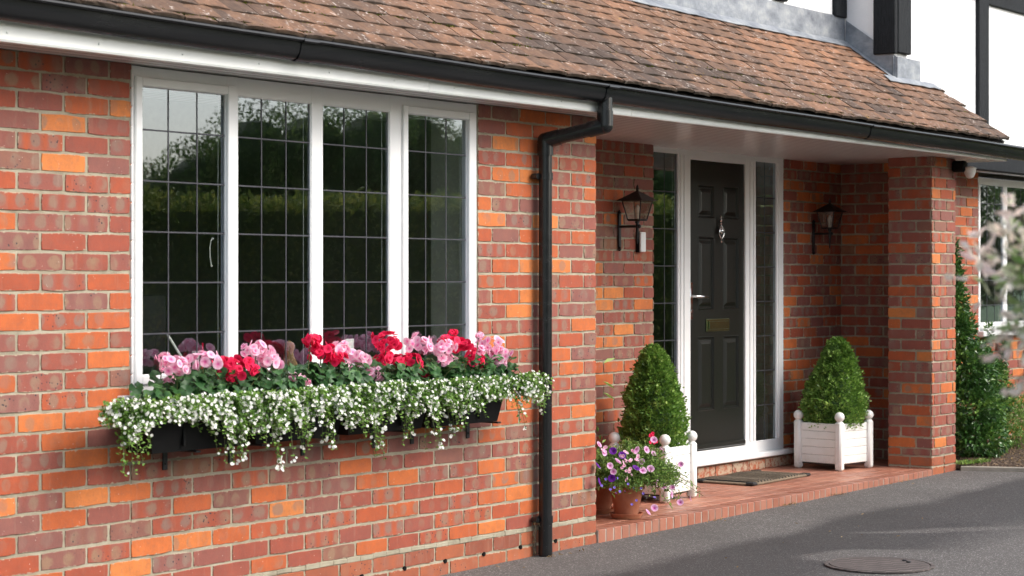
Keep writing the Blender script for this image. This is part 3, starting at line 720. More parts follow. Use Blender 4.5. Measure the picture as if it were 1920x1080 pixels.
flash([(x, UF-.012, rp(x, sF, .01)[2]) for x in (4.57, 4.67, 4.77, 4.87, 5.0)], [(x, UF-.010, 2.93) for x in (4.57, 4.67, 4.77, 4.87, 5.0)], (0, -1, 0))
flash([rp(x, sF-.07+.01*math.sin(x*30), .036) for x in (4.40, 4.5, 4.6, 4.7, 4.8, 4.9, 5.0, 5.1, 5.2)], [rp(x, sF+.0, .040) for x in (4.40, 4.5, 4.6, 4.7, 4.8, 4.9, 5.0, 5.1, 5.2)], (0, -.5, .8))

# ------------------------------------------------------------------ ground
def sheet(name, poly, dz, mat, label=None, sub=None):
    b = MB(); b.add([(x, y, gz(x)*(1 if abs(x) < 15 else 15/abs(x))+dz) for x, y in poly], [tuple(range(len(poly)))]); return tag(fin(b, name, [mat], fixn=False), label, None, None, 'structure')
sheet('ground', [(-300, -300), (300, -300), (300, 300), (-300, 300)], -.17, 'grass_ground', 'short green grass ground around the house')
b = MB(); NX, NY = 60, 40
for i in range(NX+1):
    for j in range(NY+1):
        x = -7+19*i/NX; y = -8+8.06*j/NY
        b.v.append((x, y, gz(x)+.004*noise.noise((x*.9, y*.9, 0)))); b.c.append((0, 0, 0)); b.uv.append((0, 0))
for i in range(NX):
    for j in range(NY): a = i*(NY+1)+j; b.f.append((a, a+NY+1, a+NY+2, a+1)); b.m.append(0)
tag(fin(b, 'driveway', ['asphalt'], fixn=False), 'grey asphalt driveway with a damp band and dry patches', kind='structure')
# bed
b = MB(); NX, NY = 60, 60
for i in range(NX+1):
    for j in range(NY+1):
        u, w_ = i/NX, j/NY
        fx, fy = 5.254+.68*w_*.6, 0-2.2*w_      # front edge line runs away from the pier corner
        x = fx+(10.5-fx)*u; y = fy+(.46-fy)*(u if False else 0)
        y = .45-(.45+2.2*w_)*1 if False else fy
        b.v.append((x, y, 0)); b.c.append((0, 0, 0)); b.uv.append((0, 0))
b = MB(); b2 = []
for i in range(61):
    for j in range(61):
        y = .45-2.9*j/60; xf = 5.254+max(0, -y)*.40 if y < 0 else 5.254
        x = xf+(11-xf)*(i/60)**1.3
        e = min(1, (x-xf)/.12)
        b.v.append((x, y, gz(x)+.012+e*(.035+.02*noise.noise((x*2, y*2, 1))+.02*noise.noise((x*9, y*9, 4))))); b.c.append((0, 0, 0)); b.uv.append((0, 0))
for i in range(60):
    for j in range(60): a = i*61+j; b.f.append((a, a+61, a+62, a+1)); b.m.append(0)
tag(fin(b, 'soil_bed', ['soil'], smooth=True, fixn=False), 'brown soil bed with bark and stones at the foot of the shrub', kind='structure')
b = MB(); b.box(0, 3.0, -.03, .03, -.05, .03, 0, .004, Matrix.Translation((5.27, -.03, gz(5.2))) @ Matrix.Rotation(-math.atan2(1, .40), 4, 'Z'))
tag(fin(b, 'bed_edging', ['paving_stone']), 'thin pale edging strip between driveway and soil bed', 'edging')

# ------------------------------------------------------------------ porch step
step = empty('porch_step', (2.8, .4, .03), 'red tiled porch step with a brick edge below the front door', 'step')
ST = .095
def sz(x): return ST-.006+.0038*(x-.74)*.8
b = MB(); b.box(.745, 4.862, -.0095, .5, -.05, .0915, 0, .002); b.box(.745, 5.4, .1, .99, -.05, .0885, 0, .002); fin(b, 'step_core', ['tile_joint'], step)
b = MB(); x = .748
while x < 4.855:
    w = .064; b.box(x, min(x+w, 4.86), -.012+R.uniform(-.001, .001), .098, .0, .0945+R.uniform(-.0015, .001), 0, .0025, col=(R.random()*.45, 0, 0)); x += .0745
fin(b, 'edging_brick', ['quarry_tile'], step)
b = MB()
for r_ in range(8):
    y0 = .108+r_*.1095; x = .75+(.11 if r_ % 2 else 0)-.11
    while x < 5.4:
        a, c_ = max(x, .748), min(x+.213, 5.40)
        if c_-a > .03: b.box(a, c_, y0, y0+.1025, .08, .0942+R.uniform(-.0005, .0005), 0, .0015, col=(R.random(), 0, 0))
        x += .219
fin(b, 'floor_tiles', ['quarry_tile'], step)
b = MB(); x = 2.65
while x < 4.5: b.box(x, x+.215, .945, .985, .096, .165, 0, .003, col=(R.uniform(.3, 1), .4, .1)); x += .225
b.box(2.65, 4.55, .955, 1.04, .09, .185, 1, .003)
fin(b, 'threshold_bricks', ['brick_plinth', 'mortar'], step)

# ------------------------------------------------------------------ door mat
mat = MB(); th = rad(2); A = V((3.13, .42, ST)); W_, D_ = .80, .42
nx_, ny_ = 34, 10
M = Matrix.Translation(A) @ Matrix.Rotation(rad(1.5), 4, 'Z')
for i in range(nx_):
    x = .045+i*(W_-.09)/nx_; w = (W_-.09)/nx_
    wz = .004*math.sin(i*.35)+.003
    mat.box(x, x+w*.98, .012, D_-.012, .0+wz*.3, .020+wz, 0, .005, M, col=((.75 if i % 2 else .0), 0, 0))
mat.box(0.0, .045, .012, D_-.012, 0.001, .015, 0, .005, M, col=(.8, 0, 0)); mat.box(W_-.045, W_, .012, D_-.012, .001, .016, 0, .005, M, col=(.8, 0, 0))
mat.box(.03, W_-.03, 0, .03, .001, .017, 0, .006, M, col=(.7, 0, 0)); mat.box(.03, W_-.03, D_-.03, D_, .001, .017, 0, .006, M, col=(.7, 0, 0))
for cx_ in (0, W_-.055):
    for cy_ in (0, D_-.055): mat.box(cx_-.004, cx_+.059, cy_-.004, cy_+.059, .0012, .021, 1, .008, M)
tag(fin(mat, 'doormat', ['coir_mat', 'rubber'], origin=(3.5, .63, ST)), 'striped brown coir doormat with black rubber corners before the front door', 'doormat')

# ------------------------------------------------------------------ manhole cover
b = MB(); c0 = (.87, -1.56, gz(.87)); b.lathe([(.262, .002), (.262, .008), (.246, .009), (.243, .004), (.240, .004), (.237, .0095), (.001, .0105)], c0, 56)
mh = tag(fin(b, 'manhole_cover', ['rust_iron'], origin=c0), 'round rusty iron manhole cover set in the damp asphalt', 'manhole cover')
for dx, dy in ((.13, -.09), (.17, -.05)):
    q = MB(); q.lathe([(.012, 0), (.012, .006), (.008, .008)], (c0[0]+dx, c0[1]+dy, c0[2]+.008), 10); fin(q, 'lifting_bolt', ['black_iron'], mh)

# ------------------------------------------------------------------ planters with topiary
def planter(cx, cy, ang, size, label):
    root = empty('planter_box', (cx, cy, ST), label, 'planter', 'white slatted planters beside the door')
    M = Matrix.Translation((cx, cy, ST)) @ Matrix.Rotation(ang, 4, 'Z'); h = size/2; hp = .335
    for sx in (-1, 1):
        for sy in (-1, 1):
            p = MB(); p.box(sx*h-.027, sx*h+.027, sy*h-.027, sy*h+.027, 0, hp, 0, .012, M)
            po = fin(p, 'corner_post', ['planter_paint'], root, True)
            q = MB(); c_ = M @ V((sx*h, sy*h, hp+.033)); q.lathe([(.018, -.036), (.018, -.026), (.0001, -.024)], c_, 16); q.ball(c_, .034, 10); fin(q, 'ball_finial', ['planter_paint'], po, True)
    for k, (ax, sg) in enumerate(((0, -1), (0, 1), (1, -1), (1, 1))):
        p = MB()
        for i in range(5):
            z0 = .045+i*.055; z1 = z0+.0535; o = h-.004
            if ax == 0: p.box(-h+.02, h-.02, sg*o-.008, sg*o+.008, z0, z1, 0, .0035, M)
            else: p.box(sg*o-.008, sg*o+.008, -h+.02, h-.02, z0, z1, 0, .0035, M)
        fin(p, 'side_panel', ['planter_paint'], root)
    p = MB(); p.box(-h+.01, h-.01, -h+.01, h-.01, .035, .05, 0, .002, M); p.box(-h+.01, h-.01, -h+.01, h-.01, .05, .285, 1, .002, M); fin(p, 'liner', ['planter_base', 'compost'], root)
    return root
planter(2.168, .5565, rad(4), .34, 'white slatted planter with ball finials by the flower pots, left of the door')
planter(4.549, .5925, rad(-8), .345, 'white slatted planter with ball finials on the right of the door')
def topiary(cx, cy, z0, H_, prof, lean, label, seed, n=15000):
    rr = random.Random(seed); root = empty('box_topiary', (cx, cy, z0), label, 'topiary', 'clipped box cones in the white planters')
    m = MB(); m.tube([(cx, cy, z0-.05), (cx, cy, z0+.25), (cx+lean*.6, cy, z0+H_*.75)], [.02, .016, .004], 8); fin(m, 'trunk', ['bark'], root, True)
    # dense inner body gives the crown its darkness
    m = MB()
    for _ in range(n):
        u = rr.random()**.8; z = u
        Rr = 0
        for (a, ra), (b, rb) in zip(prof, prof[1:]):
            if a <= z <= b: Rr = ra+(rb-ra)*(z-a)/(b-a)
        th = rr.uniform(0, 2*math.pi)
        lump = 1+.22*noise.noise((math.cos(th)*1.6+seed, math.sin(th)*1.6, z*4.5))+.20*noise.noise((math.cos(th)*5+seed, math.sin(th)*5, z*13))
        dep = 1-abs(rr.gauss(0, .10)) if rr.random() < .8 else rr.uniform(.5, .95)
        r_ = Rr*lump*dep
        if rr.random() < .06: r_ += rr.uniform(.005, .028)
        p = V((cx+lean*z+r_*math.cos(th), cy+r_*math.sin(th), z0+z*H_+rr.uniform(-.01, .01)))
        o = V((math.cos(th), math.sin(th), .55)).normalized()
        dr = (o+V((rr.uniform(-1, 1), rr.uniform(-1, 1), rr.uniform(-.6, 1)))*.8).normalized()
        cl = noise.noise(p*22)*.5+.5
        m.leaf(p, dr, (o+V((rr.uniform(-1, 1), rr.uniform(-1, 1), rr.uniform(-.3, 1.2)))*.7), rr.uniform(.015, .026), rr.uniform(.012, .017), (max(0, min(1, -.1+1.15*cl*rr.uniform(.4, 1.4))), rr.random()*.7, .5))
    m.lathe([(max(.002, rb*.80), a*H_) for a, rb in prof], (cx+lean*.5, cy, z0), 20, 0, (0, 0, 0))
    c = fin(m, 'crown', ['box_leaf'], root, fixn=False)
    return root
pf = [(0, .86), (.12, .98), (.27, 1), (.5, .84), (.7, .62), (.85, .42), (.95, .26), (1, .08)]
topiary(2.178, .5565, ST+.28, .625, [(a, b*.185) for a, b in pf], -.01, 'clipped box cone, the bushier one left of the door by the pink flowers', 3, 17000)
topiary(4.555, .5925, ST+.28, .61, [(a, b*.212) for a, b in pf], .06, 'clipped box cone leaning at its tip, right of the door', 9, 16000)

# ------------------------------------------------------------------ terracotta pots and bedding
def pot(cx, cy, r, h, label):
    root = empty('terracotta_pot', (cx, cy, ST), label, 'flower pot', 'terracotta pots on the porch step')
    m = MB(); z = ST+.014
    m.lathe([(.001, 0), (r*.62, 0), (r*.66, .01), (r*.93, h*.76), (r*1.03, h*.77), (r*1.06, h*.98), (r*1.03, h), (r*.94, h*.99), (r*.9, h*.82), (.001, h*.8)], (cx, cy, z), 36); body = fin(m, 'pot_body', ['terracotta'], root, True)
    m = MB(); m.lathe([(.001, .001), (r*.80, .001), (r*.93, .024), (r*.95, .028), (r*.91, .029), (r*.78, .010), (.001, .010)], (cx, cy, ST), 36); fin(m, 'saucer', ['terracotta'], root, True)
    m = MB(); m.lathe([(.001, 0), (r*.9, .0), (r*.6, .01), (.001, .015)], (cx, cy, z+h*.82), 20); fin(m, 'compost', ['compost'], root)
    return root
pot(1.265, .155, .098, .19, 'terracotta pot in its saucer at the front, full of pink and purple flowers')
pot(1.38, .42, .11, .18, 'terracotta pot half hidden behind the brick corner')
def flower(m, c, nrm, r, npet=5, mi=0, cup=.25, wid=1.0, rot=None, tone=.0, rr=R):
    nrm = nrm.normalized(); a = nrm.orthogonal().normalized(); b = nrm.cross(a); rot = rr.uniform(0, 6.28) if rot is None else rot
    for k in range(npet):
        t = rot+2*math.pi*k/npet; d_ = a*math.cos(t)+b*math.sin(t); s_ = nrm.cross(d_); w = r*wid*math.pi/npet*1.05
        v = [c, c+d_*r*.45+s_*w*.55+nrm*r*cup*.5, c+d_*r*.45-s_*w*.55+nrm*r*cup*.5, c+d_*r*.85+s_*w*.75+nrm*r*cup*.8, c+d_*r*.85-s_*w*.75+nrm*r*cup*.8, c+d_*r*1.05+nrm*r*cup*.75]
        q = rr.uniform(-.1, .1); m.add(v, [(0, 2, 1), (1, 2, 4, 3), (3, 4, 5)], mi, cols=[(.0+tone, .2, 0)]+[(max(0, min(1, .5+q+tone)), .2, 0)]*2+[(max(0, min(1, .85+q+tone)), .2, 0)]*3)
bed = empty('bedding_plant', (1.265, .165, ST+.17), 'mixed pink, mauve and purple bedding flowers spilling over the front pot', 'flowers')
m = MB(); stems = MB(); fls = []
rr = random.Random(4)
def spot(sc=1.0):
    th = rr.uniform(0, 2*math.pi); u = rr.random()
    ph = math.acos(1-1.15*u)
    return th, ph
PC = V((1.27, .13, .35))
for i in range(520):
    th, ph = spot(); L_ = rr.uniform(.55, 1.0)
    e = PC+V((math.cos(th)*math.sin(ph)*.37*L_, math.sin(th)*math.sin(ph)*.27*L_, (math.cos(ph)*.19-.05*math.sin(ph))*L_-.02*rr.random()))
    if e.z < .19: e.z = .19+.1*rr.random()
    s0 = V((1.265+rr.uniform(-.06, .06), .165+rr.uniform(-.06, .06), .28))
    mid = (s0+e)/2+V((0, 0, .05))
    stems.tube([s0, mid, e], .0014, 4, 0, False)
    for j in range(26):
        t = rr.uniform(.35, 1.02); p = (s0*(1-t)**2+mid*2*t*(1-t)+e*t*t)+V((rr.gauss(0, .014), rr.gauss(0, .014), rr.gauss(0, .014)))
        m.leaf(p, rdir()+V((0, -.2, .3)), V((0, -.3, 1))+rdir()*.7, rr.uniform(.014, .032), rr.uniform(.006, .013), (rr.random(), rr.random(), .5))
for j in range(16):   # trailing shoots to the right
    s0 = V((1.40+rr.uniform(-.05, .1), .10+rr.uniform(-.05, .1), .30)); e = V((1.62+rr.uniform(-.1, .28), .02+rr.uniform(-.05, .16), rr.uniform(.12, .34)))
    mid = (s0+e)/2+V((0, 0, .05)); stems.tube([s0, mid, e], .0016, 4, 0, False)
    for k in range(16):
        t = rr.uniform(.2, 1.0); p = (s0*(1-t)**2+mid*2*t*(1-t)+e*t*t)
        m.leaf(p, rdir(), V((0, -.3, 1))+rdir()*.5, rr.uniform(.02, .036), rr.uniform(.010, .018), (rr.random(), rr.random(), .5))
fo = fin(m, 'foliage', ['light_leaf'], bed, fixn=False); fin(stems, 'stems', ['stem'], bed, fixn=False)
FL = {'p': [(0.689, -0.049, 0.544), (0.821, 0.008, 0.491), (0.941, 0.001, 0.433), (0.808, -0.04, 0.425), (0.874, -0.02, 0.389), (1.08, -0.024, 0.492), (1.207, -0.008, 0.479), (1.182, 0.003, 0.42), (1.105, -0.052, 0.376), (1.176, -0.058, 0.381), (1.382, 0.007, 0.469), (1.26, -0.025, 0.53), (1.292, 0.001, 0.453), (1.225, -0.06, 0.303), (1.542, -0.024, 0.377), (1.489, -0.002, 0.252), (1.406, -0.042, 0.225), (1.599, 0.016, 0.157), (1.693, 0.012, 0.17), (1.214, -0.058, 0.167), (1.143, -0.058, 0.149), (1.364, -0.017, 0.269)], 'v': [(0.921, 0.015, 0.491), (0.94, -0.03, 0.469), (0.821, -0.043, 0.363), (0.71, -0.026, 0.429), (1.028, -0.058, 0.394), (0.695, -0.042, 0.351)], 'b': [(1.007, -0.025, 0.313), (1.141, -0.02, 0.278), (1.132, -0.041, 0.253), (0.863, -0.042, 0.277), (0.9, -0.042, 0.284), (1.047, -0.023, 0.2), (1.07, -0.037, 0.222), (1.009, -0.058, 0.294), (0.842, 0.007, 0.351), (0.853, -0.015, 0.297), (0.998, -0.009, 0.274), (0.871, -0.045, 0.357), (0.941, 0.019, 0.297), (1.323, 0.009, 0.211), (0.718, -0.05, 0.33)], 's': [(0.956, -0.033, 0.414), (1.054, -0.002, 0.374), (1.025, -0.003, 0.341), (1.098, 0.015, 0.35), (0.954, -0.026, 0.433), (1.03, 0.006, 0.436), (1.052, -0.006, 0.43), (1.085, -0.036, 0.449), (1.111, -0.013, 0.431), (0.848, 0.011, 0.518), (0.808, 0.008, 0.506), (0.982, -0.02, 0.486), (1.065, -0.013, 0.485), (0.979, -0.057, 0.398), (0.932, -0.041, 0.47)]}
for k_, L_ in FL.items():
    for q in L_: fls.append((V(q), k_))
for p, k in fls:
    q = MB(); nr = V((-.45+rr.uniform(-1.0, 1.0), -.7, .35+rr.uniform(-.6, .6)))
    mt = {'p': 'petunia_petal', 'v': 'purple_petal', 'b': 'blue_petal', 's': 'pink_petal'}[k]; r_ = {'p': rr.uniform(.016, .023), 'v': .021, 'b': .007, 's': .010}[k]
    flower(q, p, nr, r_, 5, 0, .55, 1.2, tone=.0 if k != 's' else .1, rr=rr)
    if k == 's':
        flower(q, p+rv(.012), nr, r_*.9, 5, 0, .4, 1.1, tone=.2, rr=rr)
    fin(q, 'flower', [mt], bed, fixn=False)
q = MB()
for _ in range(9): flower(q, V((1.345+rr.uniform(-.045, .03), .03, .535+rr.uniform(-.035, .025))), V((-.5, -.8, .3))+rdir()*.4, .010, 5, 0, .5, .8, rr=rr)
tag(fin(q, 'red_flower', ['red_petal'], bed, fixn=False), 'bright red salvia-like blossoms')
q = empty('leafy_plant', (1.38, .42, ST+.16), 'leafy plant with long lime leaves poking past the brick corner', 'plant'); m = MB(); st_ = MB()
for (x, y, z) in ((1.08, .18, .955), (1.10, .20, .86), (1.10, .19, .80)):
    p0_ = V((1.36, .44, .26)); st_.tube([p0_, (1.1, .38, z-.1), (.93, .2, z)], .003, 5)
    for k in range(1): m.leaf(V((.955, .10, z-.03*k)), V((1, -.1, .25-.7*(z<.9))), V((0, -.4, 1)), .11, .028, (1, .6, .5))
for _ in range(240):
    p = V((1.33+rr.gauss(0, .07), .42+rr.gauss(0, .06), .33+abs(rr.gauss(0, .08)))); m.leaf(p, rdir(), V((0, 0, 1))+rdir()*.5, .04, .016, (rr.random(), rr.random(), .5))
fin(m, 'foliage', ['light_leaf'], q, fixn=False); fin(st_, 'stem', ['stem'], q)

# ------------------------------------------------------------------ window troughs
TR = [(-2.60, -2.045), (-2.03, -1.475), (-1.46, -.905), (-.89, -.335)]
ords = ['leftmost', 'second', 'third', 'rightmost']
for i, (a, b) in enumerate(TR):
    root = empty('flower_trough', ((a+b)/2, -.12, .735), ['black plastic trough under the leftmost pink geraniums', 'black plastic trough, second from the left below the window', 'black plastic trough, third from the left below the window', 'black plastic trough nearest the downpipe below the window'][i], 'trough', 'black troughs on brackets below the window')
    m = MB(); z0, z1 = .735, .895; ta = .03
    o = [(a+ta, -.045), (b-ta, -.045), (b-ta, -.185), (a+ta, -.185)]; t_ = [(a, -.025), (b, -.025), (b, -.215), (a, -.215)]
    vs = [(x, y, z0) for x, y in o]+[(x, y, z1) for x, y in t_]+[(x+(.006 if x < (a+b)/2 else -.006), y+(.006 if y < -.1 else -.006), z1) for x, y in t_]+[(x, y, z0+.1) for x, y in o]
    fs = [(3, 2, 1, 0)]+[(k, (k+1) % 4, 4+(k+1) % 4, 4+k) for k in range(4)]+[(4+k, 4+(k+1) % 4, 8+(k+1) % 4, 8+k) for k in range(4)]+[(8+k, 8+(k+1) % 4, 12+(k+1) % 4, 12+k) for k in range(4)]+[(12, 13, 14, 15)]
    m.add(vs, fs); m.box(a-.006, b+.006, -.224, -.214, z1-.018, z1+.004, 0, .003); m.box(a-.006, b+.006, -.026, -.016, z1-.018, z1+.004, 0, .003); m.box(a-.008, a+.003, -.2235, -.017, z1-.018, z1+.0035, 0, .003); m.box(b-.003, b+.008, -.2235, -.017, z1-.018, z1+.0035, 0, .003)
    for kx in (.33, .66): x = a+(b-a)*kx; m.box(x-.006, x+.006, -.2075, -.194, z0+.02, z1-.02, 0, .003)
    fin(m, 'trough_body', ['black_plastic'], root)
    m = MB(); m.box(a+.02, b-.02, -.2, -.04, z0+.11, z0+.145, 0, .002); fin(m, 'compost', ['compost'], root)
for i, x in enumerate((-2.33, -1.96, -1.52, -1.05, -.78, -.36)):
    m = MB(); x += .0
    m.box(x-.013, x+.013, -.008, -.001, .645, .90, 0, .002); m.box(x-.013, x+.013, -.195, -.007, .724, .732, 0, .002)
    m.tube([(x, -.012, .67), (x, -.007, .67)], .005, 8)
    tag(fin(m, 'trough_bracket', ['black_iron'], origin=(x, 0, .60)), ['black iron bracket below the left end of the leftmost trough', 'black iron bracket below the joint of the first and second troughs', 'black iron bracket below the joint of the second and third troughs', 'black iron bracket below the middle of the third trough', 'black iron bracket below the left end of the rightmost trough', 'black iron bracket below the trough end nearest the downpipe'][i], 'bracket', 'iron brackets holding the troughs')

# bacopa: trailing strands of small leaves and white flowers
botp = [(-2.84, .86), (-2.80, .66), (-2.70, .74), (-2.62, .82), (-2.45, .83), (-2.35, .79), (-2.27, .74), (-2.22, .69), (-2.1, .70), (-2.0, .71), (-1.93, .69), (-1.86, .74), (-1.78, .73), (-1.70, .82), (-1.58, .80), (-1.5, .74), (-1.4, .70), (-1.32, .66), (-1.25, .70), (-1.15, .78), (-1.02, .78), (-.92, .70), (-.84, .74), (-.74, .70), (-.66, .75), (-.58, .77), (-.45, .82), (-.30, .76), (-.2, .75), (-.05, .78), (0.03, .82)]
def bot(x):
    for (a, za), (b, zb_) in zip(botp, botp[1:]):
        if a <= x <= b: return za+(zb_-za)*(x-a)/(b-a)
    return .84
BQ = [(-2.72, -2.04, 'trailing white-flowered plant spilling widest over the left end of the troughs'), (-2.04, -1.47, 'trailing white-flowered plant in the second trough from the left'), (-1.47, -.90, 'trailing white-flowered plant in the third trough from the left'), (-.90, -.22, 'trailing white-flowered plant reaching towards the downpipe')]
for bi, (xa, xb, lab) in enumerate(BQ):
    rr = random.Random(20+bi); root = empty('trailing_bacopa', ((xa+xb)/2, -.13, .88), lab, 'flowers', 'white trailing plants along the troughs')
    lf = MB(); fl = MB(); stm = MB(); nst = int(400*(xb-xa)/.6)
    LS = [(x_+rr.gauss(0, .018), z_+rr.uniform(-.01, .05)) for x_, z_ in ((-2.80, .645), (-2.74, .67), (-2.68, .74), (-2.25, .67), (-2.2, .69), (-1.93, .645), (-1.79, .665), (-1.65, .70), (-1.33, .63), (-1.28, .65), (-1.10, .68), (-.93, .65), (-.76, .685), (-.28, .71), (-.10, .76)) if xa-.2 <= x_ < xb+.16 for _ in range(3)]
    for i in range(nst+len(LS)):
        x0 = rr.uniform(xa, xb); y0 = rr.uniform(-.20, -.07); z0 = .885
        xo = x0
        if bi == 0 and x0 < -2.52 and rr.random() < .75: xo = x0-rr.uniform(.02, .20)
        if bi == 3 and x0 > -.40 and rr.random() < .75: xo = x0+rr.uniform(.03, .20)
        xo += rr.gauss(0, .013)
        zbv = bot(xo); full = rr.random()
        ze = .93-(.93-zbv)*(full**1.05)*rr.uniform(.75, 1.0)
        if rr.random() < .28: ze = rr.uniform(.86, .935)
        if noise.noise((xo*7, 0, 5)) < .05: ze = max(ze, ze*.6+.87*.4)
        if i >= nst: xo, ze = LS[i-nst]; x0 = min(max(xo, xa+.1), xb-.15)
        yo = -.215-rr.uniform(.0, .075)-.02*full
        c1 = V(((x0+xo)/2, -.18+rr.uniform(-.03, .03), .925+rr.uniform(-.02, .02))); P0 = V((x0, y0, z0)); P3 = V((xo, yo, ze)); c2 = V((xo, yo+.01, max(.90, ze+.05)))
        N_ = int(14+44*(P3-c1).length)
        prev = None; pl = []
        for k in range(N_+1):
            t = k/N_; p = P0*(1-t)**3+c1*3*t*(1-t)**2+c2*3*t*t*(1-t)+P3*t**3
            p += V((.006*math.sin(k*1.3+i), .004*math.cos(k*1.7+i), 0)); pl.append(p)
            if k < 3: continue
            for q in range(2):
                dr = V((rr.uniform(-1, 1), rr.uniform(-1, .2), rr.uniform(-.5, .7)))
                lf.leaf(p+rv(.006), dr, V((rr.uniform(-.5, .5), -.6, .9)), rr.uniform(.010, .018), rr.uniform(.009, .013), (min(1, max(0, .5+.55*noise.noise(p*16)+rr.uniform(-.25, .25))), rr.random()*.6, .5))
            if rr.random() < (.07+.20*max(0, noise.noise(p*9)+.35)):
                c = p+V((rr.uniform(-.012, .012), -rr.uniform(.004, .016), rr.uniform(-.004, .014)))
                flower(fl, c, V((rr.uniform(-.7, .2), -.8, rr.uniform(-.1, .8))), rr.uniform(.0050, .0078), 5, 0, .15, 1.0, tone=.1, rr=rr)
        stm.tube(pl[::4]+[pl[-1]], .0010, 4, 0, False)
        if rr.random() < .3:
            for q in range(3): flower(fl, P3+rv(.010), V((-.5, -.8, .2))+rdir()*.4, rr.uniform(.0055, .0075), 5, 0, .15, 1.0, tone=.1, rr=rr)
    fin(lf, 'foliage', ['bacopa_leaf'], root, fixn=False); o = fin(fl, 'blossom', ['white_petal'], root, fixn=False); o['kind'] = 'stuff'; fin(stm, 'stems', ['stem'], root, fixn=False)

# geraniums
HEADS = [('p', -2.457, -.13, 1.1, .021), ('p', -2.422, -.165, 1.062, .05), ('p', -2.254, -.15, 1.075, .053), ('p', -2.425, -.135, 1.009, .017), ('r', -2.07, -.17, 1.036, .06), ('r', -2.143, -.155, 1.058, .032), ('r', -2.1, -.14, 1.0, .022), ('p', -1.982, -.175, 1.112, .044), ('p', -1.901, -.16, 1.069, .048), ('r', -1.621, -.145, 1.143, .027), ('r', -1.537, -.13, 1.091, .048), ('r', -1.495, -.165, 1.061, .034), ('p', -1.454, -.15, 1.105, .037), ('p', -1.307, -.135, 1.054, .042), ('p', -1.248, -.17, .99, .035), ('p', -1.421, -.155, 1.035, .023), ('p', -1.712, -.14, .984, .034), ('p', -1.691, -.175, .969, .018), ('r', -1.142, -.16, 1.122, .057), ('r', -1.143, -.145, 1.049, .035), ('r', -1.011, -.13, 1.032, .036), ('p', -.914, -.165, 1.102, .06), ('r', -.952, -.15, 1.035, .043), ('r', -.877, -.135, .977, .041), ('p', -.758, -.17, 1.09, .044), ('r', -.711, -.155, 1.118, .029), ('r', -.641, -.14, 1.158, .015), ('r', -.633, -.175, 1.094, .049), ('p', -.722, -.16, 1.028, .034), ('r', -.498, -.145, 1.02, .04), ('p', -.341, -.13, 1.088, .046), ('p', -.32, -.165, 1.047, .046), ('p', -.342, -.15, 1.01, .041), ('p', -.456, -.135, 1.063, .03), ('p', -.485, -.17, 1.14, .013)]
PL = [('p', -2.36, 'pink geranium at the left end of the troughs'), ('r', -2.09, 'red geranium between two pink ones, nearest the left end'), ('p', -1.86, 'pink geranium in front of the first mullion from the left'), ('r', -1.56, 'red geranium in front of the middle mullion'), ('p', -1.36, 'pink geranium just right of the middle mullion, its heads stepping down'), ('r', -1.05, 'largest red geranium, in front of the double mullion'), ('p', -.84, 'pink geranium in front of the rightmost light'), ('r', -.60, 'red geranium whose one small head stands above all others'), ('p', -.37, 'pink geranium nearest the downpipe')]
def gleaf(m, c, nrm, r, col, rr):
    nrm = nrm.normalized(); a = nrm.orthogonal().normalized(); b = nrm.cross(a); rot = rr.uniform(0, 6.28); n = 14; vs = [c-nrm*r*.12]; 
    for k in range(n):
        t = rot+2*math.pi*k/n*.94; q = r*(1 if k % 2 else .86)*rr.uniform(.93, 1.05)
        vs.append(c+(a*math.cos(t)+b*math.sin(t))*q+nrm*r*(.16*math.sin(3*t)+rr.uniform(-.03, .03)))
    mid = [c+(v-c)*.55-nrm*r*.02 for v in vs[1:]]
    cc = [(col[0]*.7+.1, col[1], 0)]+[(col[0], col[1], 0)]*n+[(col[0]*.55, col[1], 0)]*n
    fs = [(0, n+1+k, n+1+(k+1)) for k in range(n-1)]+[(n+1+k, 1+k, 2+k, n+2+k) for k in range(n-1)]
    m.add(vs+mid, fs, 0, cols=cc)
